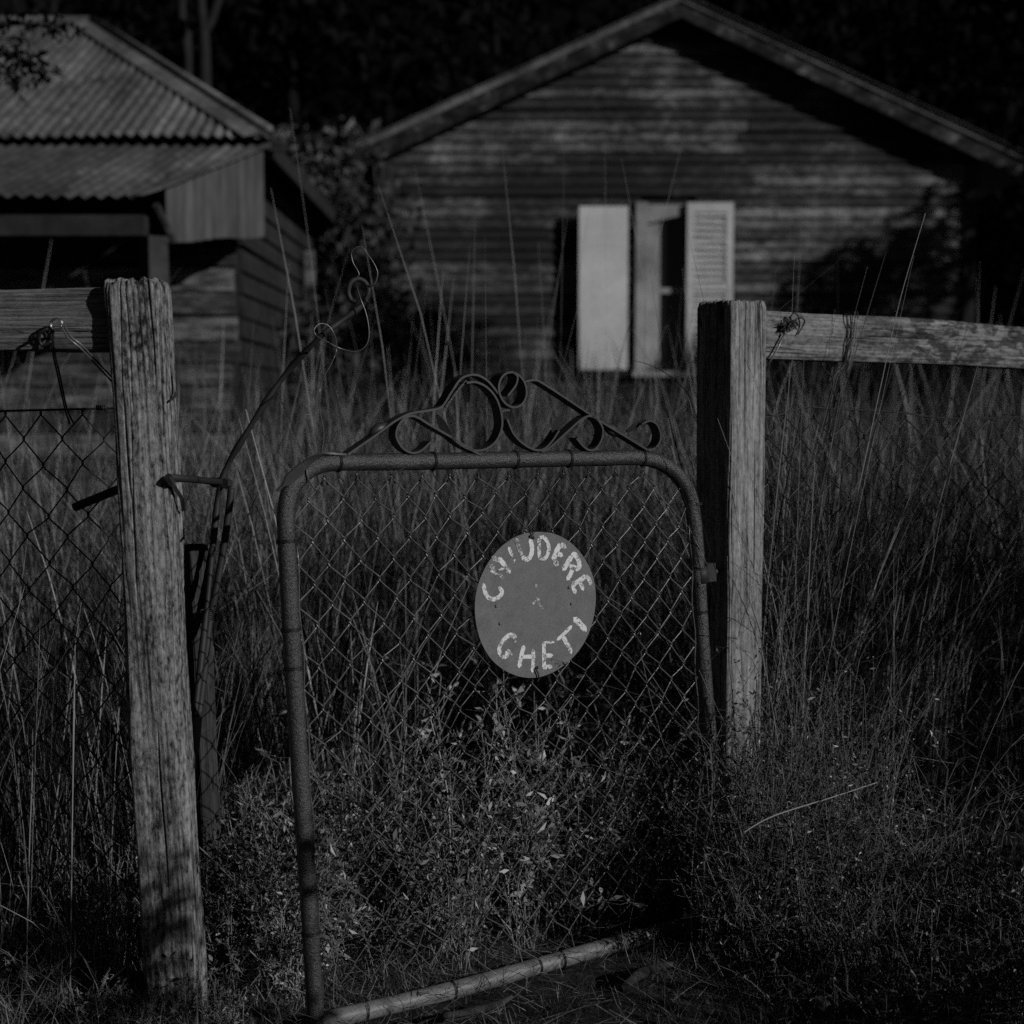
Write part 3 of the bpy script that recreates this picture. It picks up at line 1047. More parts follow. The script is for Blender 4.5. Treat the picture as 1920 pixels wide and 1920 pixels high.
# bent end of that bar lying over the corner of the frame
pts = spline([gp(646, 852, .004), gp(620, 853, .006), gp(600, 857, .008), (gp(575, 872, 0.014)), gp(548, 893, 0.016), gp(532, 909, .016), gp(519, 921, .016)], 5)
n_ = len(pts)
wds = [(GN * (1 - t) + (Vector((0, 0, 0.8)) - GD * 0.5) * t).normalized() for t in np.clip(np.linspace(0, 1.6, n_), 0, 0.85)]
ww = [0.02 if i < n_ * 0.72 else 0.02 * max(0.22, 1 - (i - n_ * 0.72) / (n_ * 0.12)) for i in range(n_)]
MB().strap(pts, wds, ww, ST).build('bar_end', M['iron'], gate)
# centre ring with its inner tail
cxr, cyr = 953, 731
ring = []
for i in range(29):
    a = math.radians(-70 + 360 * i / 28)
    rx, ry = 25.5, 33
    ca, sa = math.cos(a) * rx, math.sin(a) * ry
    ph = math.radians(-14)
    ring.append((cxr + ca * math.cos(ph) - sa * math.sin(ph), cyr + ca * math.sin(ph) + sa * math.cos(ph)))
ring += [(962, 706), (960, 720), (953, 731), (944, 742)]
scroll(ring, 'centre_ring', SW * 1.15, 3)
scroll([(976, 716), (996, 713), (1012, 720), (1060, 751), (1105, 781), (1130, 797), (1165, 818), (1206, 843)], 'sloping_bar')
MB().tube([gp(1128, 796), gp(1138, 801), gp(1146, 806), gp(1155, 811), gp(1165, 818)], [0.003, 0.009, 0.012, 0.009, 0.003], 8).build('knot', M['iron'], gate, smooth=True)
scroll([(1206, 843), (1219, 841), (1229, 829), (1231, 813), (1224, 796), (1211, 789), (1196, 795)])
scroll([(944, 786), (956, 813), (973, 831), (995, 843), (1012, 842), (1027, 828), (1041, 807)])
scroll([(1008, 846), (1022, 840), (1058, 808), (1082, 787), (1099, 780), (1114, 788), (1123, 805), (1120, 825), (1110, 840), (1099, 844), (1087, 837), (1074, 822)])
scroll([(932, 770), (948, 769)], 'collar', 0.03, 3)
for (x, y) in ((766, 851), (893, 850), (1012, 848), (1102, 847), (1210, 846)):
    MB().tube([gp(x - 6, y), gp(x, y - 1), gp(x + 6, y)], [0.003, 0.005, 0.003], 6).build('weld', M['wire'], gate, smooth=True)


# wire mesh of the gate
def uz(p):
    return (p - GP0).dot(GD), p.z


def PUZ(u, z, off=0.0):
    return Vector((GP0.x, GP0.y, 0)) + GD * u + Vector((0, 0, z)) + GN * off


inner = [uz(p) for p in spline(fp, 8)]
u_left = lambda z: np.interp(-z, [-q[1] for q in inner[:36]], [q[0] for q in inner[:36]])
i_tl = int(9 * 8)
zt_list = [(q[0], q[1]) for q in inner]


def z_top(u):
    # highest frame centre line above this u
    zs = []
    for a, b in zip(zt_list[:-1], zt_list[1:]):
        if (a[0] - u) * (b[0] - u) <= 0 and abs(a[0] - b[0]) > 1e-6:
            t = (u - a[0]) / (b[0] - a[0])
            zs.append(a[1] + t * (b[1] - a[1]))
    return max(zs) if zs else 0.9


def z_bot(u):
    b0, b1 = uz(bot[0]), uz(bot[-1])
    return b0[1] + (b1[1] - b0[1]) * (u - b0[0]) / (b1[0] - b0[0])


TLz = uz(gp(700, 866))[1]
shear = (uz(gp(592, 1915))[0] - uz(gp(536, 965))[0]) / (uz(gp(536, 965))[1] - uz(gp(592, 1915))[1])
Wm, Hm = 0.0640, 0.0752
ur = (uz(gp(1310, 1100))[0])
ul = uz(gp(541, 1100))[0]
z_ref = uz(gp(541, 1100))[1]
jit = {}


def jitter(k_, j_, s_=0.0022):
    if (k_, j_) not in jit:
        jit[(k_, j_)] = (random.gauss(0, s_), random.gauss(0, s_))
    return jit[(k_, j_)]


def zigzag(parent, mat, P, ucol, k_, ztop, zbot, H, r, ztopfn=None, keep=None, jk=0):
    """one picket wire between node columns k_ and k_+1"""
    pts = []
    j0 = 0
    nrow = int((ztop - zbot) / (H / 2)) + 1
    for j in range(nrow + 1):
        col = k_ + ((j + k_) % 2)
        z = ztop - j * H / 2
        ju, jz = jitter((jk, col), j)
        zz = z + jz
        u = ucol(col, zz) + ju
        dirn = 1 if col > k_ else -1
        if keep is not None and not keep(u, zz):
            if pts:
                pts.append(None)
            continue
        if zz < zbot - 0.004:
            break
        o1 = 0.0022 * dirn
        pts.append((u - dirn * 0.0035, zz + 0.0065, o1 * 0.2))
        pts.append((u + dirn * 0.0012, zz + 0.002, o1))
        pts.append((u + dirn * 0.0012, zz - 0.002, -o1))
        pts.append((u - dirn * 0.0035, zz - 0.0065, -o1 * 0.2))
    runs = [[]]
    for p in pts:
        if p is None:
            if runs[-1]:
                runs.append([])
        else:
            runs[-1].append(P(p[0], p[1], p[2]))
    m_ = MB()
    ok = False
    for rr in runs:
        if len(rr) >= 4:
            r2 = [rr[0]]
            for a0, a1 in zip(rr[:-1], rr[1:]):
                if (a1 - a0).length > 0.02:          # keep the straight runs evenly shaded
                    r2 += [a0.lerp(a1, 0.08), a0.lerp(a1, 0.92)]
                r2.append(a1)
            m_.tube(r2, r, 5)
            ok = True
    if ok:
        m_.build('mesh_wire', M[mat], parent, smooth=True)


ncol = int((ur - ul - 2 * PR) / (Wm / 2))
du = (ur - ul - 2 * PR - 0.006) / ncol


def ucol_g(c_, z):
    bow = 0.004 * math.sin(c_ * 0.7) * math.sin(z * 5)
    return ul + PR + 0.003 + c_ * du + shear * (z_ref - z) + bow


ztm = TLz - PR - 0.012


def keep_g(u, z):
    return z < z_top(u) - PR - 0.004 and z > z_bot(u) + PR + 0.002


for c_ in range(ncol):
    zigzag(gate, 'wire', PUZ, ucol_g, c_, ztm, 0.02, Hm, 0.00135, keep=keep_g, jk=1)
# twisted knuckles at the top of the mesh
for c_ in range(0, ncol + 1):
    if c_ % 2 == 0:
        continue
# edge wires along the stiles
zs = np.linspace(0.03, 0.86, 30)
MB().tube([PUZ(ucol_g(0, z) + 0.002 * math.sin(z * 40), z, 0.002) for z in zs], 0.0014, 5).build('edge_wire', M['wire'], gate, smooth=True)
MB().tube([PUZ(ucol_g(ncol, z) - 0.002 + 0.003 * math.sin(z * 43), z, 0.002) for z in zs], 0.0014, 5).build('edge_wire', M['wire'], gate, smooth=True)
# top hooks: a small tip on every upper node
for c_ in range(ncol + 1):
    if c_ % 2:
        continue
    u = ucol_g(c_, ztm)
    if not keep_g(u, ztm - 0.004) or c_ == 0 or c_ == ncol:
        continue
    m = MB()
    m.tube([PUZ(u - 0.006, ztm - 0.014, .003), PUZ(u - 0.003, ztm + 0.002, .004), PUZ(u + .001, ztm + 0.006, .003), PUZ(u + .004, ztm + .001, .0),
            PUZ(u + .009, ztm - .012, -.003)], 0.00135, 5)
    m.build('knuckle', M['rust_wire'], gate, smooth=True)


# tie wires round the frame
def tie(px, py, ax, par=gate, r=PR * 1.08, loops=2, mat='rust_wire'):
    c0 = gp(px, py)
    ax = ax.normalized()
    s_ = ax.cross(GN).normalized()
    m_ = MB()
    pts_ = []
    for i in range(12 * loops + 1):
        a = 2 * math.pi * i / 12
        pts_.append(c0 + s_ * math.cos(a) * r + GN * math.sin(a) * r + ax * (0.0034 * i / 12 - 0.0017 * loops))
    m_.tube(pts_, 0.0014, 5)
    m_.build('tie_wire', M[mat], par, smooth=True)
    return c0, s_


for (x, y) in ((634, 866), (811, 865), (965, 862), (1065, 860), (1203, 858)):
    c0, s_ = tie(x, y, GD)
    sg = 1 if (s_.z < 0) else -1
    MB().tube([c0 + s_ * sg * PR * 1.05, c0 + s_ * sg * (PR + .012) + GD * .004, c0 + s_ * sg * (PR + .02) + GD * 0.012], 0.0013, 5).build('tie_tail', M['rust_wire'], gate, smooth=True)
for (x, y) in ((537, 1014), (546, 1180), (550, 1252), (583, 1748), (1301, 945), (1312, 1147), (1327, 1337)):
    tie(x, y, Vector((0.07, 0, -1)))
for (x, y) in ((683, 1898), (848, 1857), (1008, 1812), (1052, 1800), (1180, 1763)):
    tie(x, y, GD)
# the crooked corner tie
MB().tube(spline([gp(575, 880, .018), gp(577, 895, .019), gp(588, 915, .012), gp(594, 920, .0)], 4), 0.0014, 5).build('tie_wire', M['wire'], gate, smooth=True)
MB().tube([gp(762, 874, .02), gp(709, 908, .01), gp(699, 910, .01), gp(693, 904, .006)], 0.0016, 5).build('loose_tie', M['rust_wire'], gate, smooth=True)

# ------------------------------------------------------------------ round sign on the gate
SGO = 0.012
sc0 = gp(1005.5, 1133.5, SGO)
sign = thing('gate_sign', 'round hand-lettered metal sign wired to the gate mesh', 'sign', tuple(sc0))
RD = 0.5 * (gp(1005, 997, SGO).z - gp(1005, 1270, SGO).z)
ez = Vector((0, 0, 1))
m = MB()
NS = 64
V = []
for off in (0.0, 0.0016):
    for i in range(NS):
        a = 2 * math.pi * i / NS
        rr = RD * (1 + 0.004 * math.sin(3 * a + 1) + 0.003 * math.sin(7 * a))
        V.append(sc0 + GD * math.cos(a) * rr + ez * math.sin(a) * rr + GN * (off + 0.0003 * math.cos(2 * a)))
F = [tuple(range(NS - 1, -1, -1)), tuple(range(NS, 2 * NS))] + [(i, (i + 1) % NS, NS + (i + 1) % NS, NS + i) for i in range(NS)]
m.add(V, F).build('plate', M['sign'], sign)


def cpx(x, y):
    return 860 + x / 5.647, 960 + y / 5.647


def stroke(mb, pts, wpx, rough=0.12):
    """flat brush stroke on the plate, pts in the zoomed drawing, width in the same units"""
    P = [gp(*cpx(*p), SGO + 0.0022) for p in pts]
    hw = 1.38 * wpx / 5.647 / FPX * 2.83 / 2
    Q = spline(P, 5) if len(P) > 2 else [P[0].lerp(P[1], t) for t in np.linspace(0, 1, 7)]
    L, R = [], []
    n = len(Q)
    for i in range(n):
        d = (Q[min(i + 1, n - 1)] - Q[max(i - 1, 0)]).normalized()
        s = d.cross(GN).normalized()
        e = 0.55 if i in (0, n - 1) else 1.0
        L.append(Q[i] + s * hw * e * (1 + random.uniform(-rough, rough)))
        R.append(Q[i] - s * hw * e * (1 + random.uniform(-rough, rough)))
    d0 = (Q[0] - Q[1]).normalized() * hw * 0.6
    d1 = (Q[-1] - Q[-2]).normalized() * hw * 0.6
    base = [q - GN * 0.0008 for q in L + R]
    V = L + R + [Q[0] + d0, Q[-1] + d1]
    F = [(i, i + 1, n + i + 1, n + i) for i in range(n - 1)] + [(0, n, 2 * n), (2 * n - 1, n - 1, 2 * n + 1)]
    mb.add(V, F)


LET = [
    ('letter', [([(265, 760), (275, 830), (310, 900), (370, 925), (430, 895), (460, 845), (430, 800)], 34)]),
    ('letter', [([(430, 490), (490, 570), (540, 640)], 38), ([(335, 615), (400, 655)], 22), ([(400, 640), (485, 585)], 22)]),
    ('letter', [([(528, 372), (570, 465)], 30), ([(590, 510), (612, 548)], 32)]),
    ('letter', [([(757, 290), (776, 380), (768, 455), (722, 503), (672, 478)], 40)]),
    ('letter', [([(850, 268), (852, 490)], 34), ([(850, 268), (905, 272), (946, 335), (950, 420), (918, 488), (852, 494)], 32)]),
    ('letter', [([(1075, 340), (1030, 430), (1003, 510)], 46), ([(1075, 340), (1130, 372)], 42), ([(1045, 440), (1095, 462)], 42), ([(1003, 510), (1048, 560)], 44)]),
    ('letter', [([(1195, 470), (1140, 560), (1108, 608)], 46), ([(1195, 465), (1230, 452), (1268, 510), (1278, 580), (1240, 598), (1180, 565)], 42), ([(1212, 590), (1182, 660), (1152, 712)], 42)]),
    ('letter', [([(1345, 678), (1275, 728), (1205, 770)], 42), ([(1345, 678), (1382, 715), (1395, 768)], 36), ([(1280, 730), (1318, 822)], 36), ([(1205, 770), (1235, 860)], 38)]),
    ('letter', [([(602, 1380), (592, 1322), (545, 1302), (490, 1340), (442, 1410), (430, 1475), (465, 1532), (508, 1520), (515, 1470)], 36), ([(515, 1462), (562, 1510)], 26)]),
    ('letter', [([(690, 1420), (660, 1530), (640, 1640)], 38), ([(785, 1460), (790, 1580), (780, 1690)], 36), ([(665, 1535), (795, 1530)], 32)]),
    ('letter', [([(900, 1385), (905, 1520), (902, 1655)], 36), ([(900, 1382), (1010, 1378)], 20), ([(905, 1522), (990, 1518)], 34), ([(902, 1645), (982, 1638)], 34)]),
    ('letter', [([(1045, 1352), (1120, 1285), (1195, 1208)], 30), ([(1105, 1325), (1150, 1400), (1192, 1490)], 38)]),
    ('letter', [([(1225, 1125), (1290, 1190), (1345, 1255)], 48)]),
    ('letter_faded', [([(610, 285), (640, 380), (668, 455)], 36)]),
    ('letter_faded', [([(330, 560), (420, 640), (470, 710)], 34)]),
    ('letter_faded', [([(360, 480), (430, 520)], 40)]),
    ('letter_faded', [([(825, 900), (812, 945), (780, 975)], 18)]),
    ('letter_faded', [([(835, 915), (862, 975), (893, 1030)], 26)]),
    ('letter_faded', [([(815, 770), (828, 790)], 22)]),
]
for nm, strokes in LET:
    mb = MB()
    for pts_, w_ in strokes:
        stroke(mb, pts_, w_)
    mb.build('letter' if nm == 'letter' else 'faded_mark', M[nm], sign)
for (x, y) in ((400, 995), (440, 1180), (1195, 970), (1170, 797)):
    c0 = gp(*cpx(x, y), SGO + 0.0025)
    MB().tube([c0 - GN * .001, c0 + GN * .0016, c0 + GN * .0022], [0.0031, 0.0030, 0.0018], 12).build('rivet', M['sign'], sign, smooth=True)
for pth in (((785, 272), (765, 250), (790, 232), (750, 170), (745, 140)), ((828, 1645), (815, 1665), (838, 1700), (850, 1760), (835, 1800))):
    MB().tube(spline([gp(*cpx(*p), SGO + 0.006) for p in pth], 4), 0.0016, 6).build('hanging_wire', M['rust_wire'], sign, smooth=True)
for (x, y) in ((785, 272), (828, 1648)):
    c0 = gp(*cpx(x, y), SGO + 0.0025)
    MB().tube([c0, c0 + GN * .0012], 0.0034, 12).build('hole_rim', M['rust_wire'], sign, smooth=True)

# ------------------------------------------------------------------ latch rod, bolt, bits of wire
rodY = [(358, 1440, 2.70), (366, 1340, 2.75), (385, 1165, 2.83), (405, 965, 2.88), (413, 912, 2.88), (430, 866, 2.88), (462, 812, 2.87), (505, 744, 2.87), (545, 690, 2.87),
        (600, 632, 2.84), (640, 602, 2.85), (672, 578, 2.86), (688, 562, 2.86)]
rod = thing('latch_rod', 'long bent iron rod with a hooked eye leaning between post and gate', 'iron rod', tuple(at(358, 1440, 2.77)))
pr = spline([at(*p) for p in rodY], 6)
rad = [0.0062 + 0.001 * math.sin(i * 0.8) for i in range(len(pr))]
MB().tube(pr, rad, 10).build('bar', M['rod'], rod, smooth=True)
eye = [(684, 566, 2.86), (691, 545, 2.86), (684, 529, 2.86), (670, 523, 2.855), (657, 531, 2.85), (653, 548, 2.85), (658, 562, 2.85), (667, 565, 2.85)]
MB().tube(spline([at(*p) for p in eye], 5), 0.0052, 10).build('eye', M['rod'], rod, smooth=True)
st = [(434, 915, 2.885), (428, 965, 2.88), (417, 1040, 2.875), (404, 1110, 2.865), (393, 1165, 2.858), (383, 1260, 2.80), (372, 1345, 2.75)]
MB().tube(spline([at(*p) for p in st], 4), 0.0072, 10).build('side_stick', M['rod'], rod, smooth=True)
pts = []
for i in range(12 * 7 + 1):
    a = 2 * math.pi * i / 12
    t = i / 84
    c0 = at(389 - 6 * t, 1140 + 26 * t, 2.855)
    pts.append(c0 + Vector((math.cos(a) * 0.017, math.sin(a) * 0.012, 0.005 * math.cos(a))))
MB().tube(pts, 0.0016, 5).build('binding_wire', M['rust_wire'], rod, smooth=True)
m = MB()
a_ = at(346, 1348, 2.715)
b_ = at(343, 1414, 2.715)
c_ = at(372, 1414, 2.715)
d_ = at(378, 1345, 2.715)
yv = Vector((0, 0.006, 0))
m.box8([b_, c_, c_ + yv, b_ + yv, a_, d_, d_ + yv, a_ + yv])
m.build('foot_plate', M['rod'], rod)
MB().strap(spline([at(364, 1410, 2.716), at(361, 1440, 2.716), at(359, 1470, 2.717)], 3), Vector((1, 0, 0)), 0.015, 0.005).build('foot_tongue', M['rod'], rod)

bolt = thing('iron_bolt', 'horizontal bolt with nuts joining the left post to the bent rod', 'bolt', tuple(at(318, 893, 2.72)))
MB().tube([at(316, 895, 2.625), at(365, 899, 2.79), at(418, 904.5, 2.885)], 0.0068, 10).build('shank', M['rod'], bolt, smooth=True)
for (x0_, x1_, y_) in ((400, 410, 904), (420, 429, 906)):
    MB().tube([at(x0_, y_, 2.87), at(x1_, y_ + 1, 2.885)], 0.0105, 6).build('nut', M['rod'], bolt)
MB().strap([at(318, 903, 2.625), at(326, 911, 2.63), at(342, 937, 2.65), at(344, 958, 2.68)], Vector((0.3, -1, 0)).normalized(), 0.008, 0.007).build('brace', M['rod'], bolt)
MB().tube([at(314, 893, 2.615), at(322, 906, 2.625)], 0.008, 6).build('head', M['rod'], bolt)

tag(MB().tube([at(140, 951, 2.83), at(218, 919, 2.80), at(260, 905, 2.79)], 0.0085, 10).build('iron_bar', M['rod'], None, True, tuple(at(218, 919, 2.80))),
    'short round iron bar poking out left behind the leaning post', 'iron bar')
tag(MB().strap(spline([at(331, 700, 2.670), at(334, 722, 2.670), at(330, 740, 2.660), at(318, 752, 2.630)], 5), Vector((0.4, -1, 0)).normalized(), 0.008, 0.004)
    .build('bent_nail', M['rod'], None, False, tuple(at(331, 720, 2.665))), 'curved iron nail bent out of the right edge of the leaning post', 'nail')

# springy loose wire from the gate corner through the rod's eye
lw = [gp(603, 851, 0.0), gp(607, 812), gp(599, 762), gp(602, 720), at(622, 680, 2.78), at(631, 655, 2.80), at(628, 630, 2.82), at(616, 611, 2.82), at(600, 607, 2.81), at(589, 618, 2.80), at(594, 630, 2.80),
      at(612, 640, 2.82), at(640, 654, 2.84), at(668, 659, 2.84), at(686, 648, 2.84), at(692, 625, 2.84), at(687, 590, 2.84), at(675, 557, 2.84), at(669, 536, 2.86)]
lw2 = [at(690, 535, 2.855), at(702, 533, 2.85), at(708, 512, 2.85), at(700, 492, 2.85), at(688, 475, 2.85), at(680, 464, 2.85), at(668, 464, 2.85), at(659, 474, 2.85), at(662, 492, 2.85), at(671, 508, 2.85), at(673, 516, 2.85), at(669, 519, 2.85)]
wob = thing('loose_wire', 'thin springy wire looping up from the gate corner to the rod eye', 'wire', tuple(gp(603, 851)))
MB().tube(spline(lw, 7), 0.0011, 6).build('strand', M['wire'], wob, smooth=True)
MB().tube(spline(lw2, 7), 0.0011, 6).build('top_loop', M['wire'], wob, smooth=True)

# wire tied to the left rail
tw = thing('rail_tie_wire', 'coiled fencing wire fixed to the left rail with strands hanging down', 'wire', tuple(at(105, 608, 2.665)))
pts = []
for i in range(12 * 3 + 1):
    a = 2 * math.pi * i / 12
    c0 = at(108 - 4 * i / 36, 608, 2.637 - 0.012 * i / 36)
    pts.append(c0 + Vector((math.cos(a), 0, math.sin(a))) * 0.0105)
MB().tube(pts, 0.0016, 6).build('coil', M['bright_wire'], tw, smooth=True)
for d in (0, 4):
    MB().tube(spline([at(117 + d, 614 - d, 2.633), at(128 + d, 634 - d, 2.625), at(150 + d, 652 - d, 2.633), at(180 + d, 684 - d, 2.665), at(216 + d, 722 - d, 2.735)], 5), 0.0018, 6).build('strand', M['wire'], tw, smooth=True)
    MB().tube(spline([at(97 + d, 612, 2.633), at(97 + d, 650, 2.645), at(110 + d, 712, 2.735), at(122 + d, 768, 2.82), at(131 + 2 * d, 795, 2.82)], 5), 0.0018, 6).build('strand', M['rust_wire'], tw, smooth=True)
MB().tube(spline([at(98, 612, 2.635), at(86, 618, 2.629), at(75, 625, 2.629), at(74, 638, 2.633), at(80, 648, 2.635), at(96, 640, 2.635)], 5), 0.003, 6).build('hook', M['rust_wire'], tw, smooth=True)

# wires on the right rail
kw = thing('wire_knot', 'tangled wire knot stapled to the right rail beside the square post', 'wire', tuple(on_plane(1476, 610, RP0, FN)))


def rp(px, py, off=0.006):
    return on_plane(px, py, RP0 + FN * off, FN)


rk = random.Random(4)
pts = []
for i in range(60):
    pts.append(rp(1470 + rk.gauss(0, 6) + i * 0.18, 615 + rk.gauss(0, 6) - i * .12, 0.006 + rk.uniform(0, .014)))
MB().tube(pts, 0.0015, 5).build('tangle', M['rust_wire'], kw, smooth=True)
MB().tube(spline([rp(1484, 606), rp(1482, 596, .012), rp(1488, 587, .016), rp(1496, 592, .018), rp(1499, 604, .014), rp(1499, 614, .01)], 5), 0.0018, 6).build('loop', M['rust_wire'], kw, smooth=True)
MB().tube(spline([rp(1492, 612, .01), rp(1486, 604, .012), rp(1499, 596, .016), rp(1508, 600, .016), rp(1506, 610, .012), rp(1496, 627, .01)], 5), 0.0018, 6).build('loop', M['rust_wire'], kw, smooth=True)
MB().tube([rp(1471, 624, .012), rp(1460, 650, .012), rp(1447, 672, .01), rp(1436, 692, .0)], 0.0022, 6).build('strand', M['wire'], kw, smooth=True)

hw_ = thing('hanging_wire', 'double wire strap looped over the right rail holding up the mesh', 'wire', tuple(rp(1582, 600)))
for d in (0, 7):
    MB().tube(spline([rp(1584 + d, 588, -0.03), rp(1586 + d, 589, -.002), rp(1588 + d, 596, .007), rp(1589 + d, 630, .007), rp(1586 + d * .4, 662, .006), rp(1581 + d * .3, 686, .002),
                      rp(1568, 700, 0), rp(1562, 712, 0), rp(1563, 735, 0), rp(1572, 757, 0), rp(1578, 764, 0)], 4), 0.0019, 6).build('strand', M['rust_wire'], hw_, smooth=True)
MB().tube(spline([rp(1541, 680, .0), rp(1545, 692, .0), rp(1560, 706, 0), rp(1561, 716, .0)], 4), 0.0019, 6).build('strand', M['rust_wire'], hw_, smooth=True)
for d in (0, 5):
    MB().tube(spline([rp(1602 + d, 584, -.02), rp(1604 + d, 592, .004), rp(1603 + d * .6, 620, .009), rp(1596 + d, 660, .009), rp(1588, 700, .006)], 4), 0.0014, 6).build('strand', M['wire'], hw_, smooth=True)

# ------------------------------------------------------------------ chain-link panels beside the gate
lf = thing('chain_link_fence', 'coarse chain-link mesh hanging left of the leaning post', 'fence', tuple(at(150, 1800, 2.84)))
LFO = Vector((-0.62, 2.835, 0))
LFD = Vector((-math.cos(math.radians(6)), math.sin(math.radians(6)), 0))
LFN = Vector((0, -1, 0))


def PL(u, z, off=0.0):
    return LFO + LFD * u + Vector((0, 0, z)) + LFN * off


Wl, Hl = 0.0800, 0.0985


def ucol_l(c_, z):
    return -0.02 + c_ * Wl / 2 - 0.03 * (1.1 - z) + 0.004 * math.sin(c_ + z * 6)


ztl = at(120, 775, 2.84).z
for c_ in range(3, 34):
    zigzag(lf, 'rust_wire', PL, ucol_l, c_, ztl, 0.06, Hl, 0.0016, jk=2)
MB().tube([PL(u, at(120, 768 - 4 * math.cos(u * 6), 2.84).z + 0.0, 0.003) for u in np.linspace(0.06, 1.36, 24)], 0.0022, 6).build('line_wire', M['rust_wire'], lf, smooth=True)
pts = []
for i in range(12 * 5):
    a = 2 * math.pi * i / 12
    pts.append(at(180 + 20 * i / 60, 764.5, 2.832) + Vector((0, math.cos(a), math.sin(a))) * 0.0042)
MB().tube(pts, 0.0017, 5).build('wire_splice', M['rust_wire'], lf, smooth=True)

rf = thing('chain_link_fence', 'sagging chain-link mesh right of the square post, grown through with grass', 'fence', tuple(RC + FD * 0.5))
RFO = RC + FD * 0.10 - FN * 0.045


def PRt(u, z, off=0.0):
    return RFO + FD * u + Vector((0, 0, z)) + FN * off


Wr, Hr = 0.100, 0.0935


def ucol_r(c_, z):
    return 0.0 + c_ * Wr / 2 + 0.05 * (1.1 - z) + 0.006 * math.sin(c_ * 1.3 + z * 5)


ztr = 1.085
for c_ in range(40):
    zigzag(rf, 'rust_wire', PRt, ucol_r, c_, ztr, 0.06, Hr, 0.0019, jk=3)
MB().tube(spline([PRt(-0.01, 1.083), PRt(0.07, 1.088), PRt(0.165, 1.108), PRt(0.25, 1.104), PRt(0.45, 1.098), PRt(0.7, 1.080), PRt(1.2, 1.09), PRt(2.05, 1.085)], 4), 0.0019, 6).build('line_wire', M['rust_wire'], rf, smooth=True)


# ------------------------------------------------------------------ vegetation
def blades(n, pos, hgt, lean, curve, width, segs=4, az=None, head=0.0, rng=RNG):
    """n curved strips; pos (n,3); arrays hgt, lean (tilt rad), curve (extra tilt at tip), width"""
    if az is None:
        az = rng.uniform(0, 2 * np.pi, n)
    fa = rng.uniform(0, np.pi, n)
    wx, wy = np.cos(fa), np.sin(fa)
    t = np.linspace(0, 1, segs + 1)
    P = np.zeros((n, segs + 1, 3))
    cur = pos.copy()
    P[:, 0] = cur
    for s in range(segs):
        tilt = lean + curve * ((s + 0.5) / segs) ** 1.5
        step = hgt / segs
        cur = cur + np.stack([np.cos(az) * np.sin(tilt) * step, np.sin(az) * np.sin(tilt) * step, np.cos(tilt) * step], 1)
        P[:, s + 1] = cur
    wprof = np.array([1.0 - 0.75 * q ** 1.6 for q in t])
    Wd = width[:, None] * wprof[None, :]
    if head > 0:
        hm = rng.uniform(size=n) < head
        k1 = segs - 1
        Wd[hm, k1] *= 2.6
    side = np.stack([wx, wy, np.zeros(n)], 1)[:, None, :]
    A = P - side * Wd[..., None] / 2
    B = P + side * Wd[..., None] / 2
    V = np.stack([A, B], 2).reshape(n, -1, 3)
    m_ = 2 * (segs + 1)
    base = (np.arange(n) * m_)[:, None, None]
    s = np.arange(segs)[None, :, None] * 2
    F = (base + s + np.array([0, 1, 3, 2])[None, None, :]).reshape(-1, 4)
    return V.reshape(-1, 3), F, m_


def veg_object(name, chunks, mat, label=None, cat=None, kind="stuff", parent=None):
    Vs, Fs, Ts = [], [], []
    b = 0
    for V, F, T in chunks:
        Vs.append(V)
        Fs.append(F + b)
        Ts.append(T)
        b += len(V)
    me = fast_mesh(name, np.concatenate(Vs), np.concatenate(Fs))
    set_tone(me, np.concatenate(Ts))
    o = mesh_obj(name, me, M[mat], parent)
    return tag(o, label, cat, None, kind)


def gnoise(x, y, f=1.0, seed=0.0):
    return (np.sin(x * 2.1 * f + 1.7 * np.sin(y * 1.3 * f + seed)) + np.sin(y * 2.7 * f + 1.1 * np.sin(x * 1.9 * f + seed * 2)) +
            0.5 * np.sin(x * 5.3 * f + y * 4.1 * f + seed)) / 2.5


def gate_line_y(x):
    return GP0.y + (x - GP0.x) * math.tan(GA)


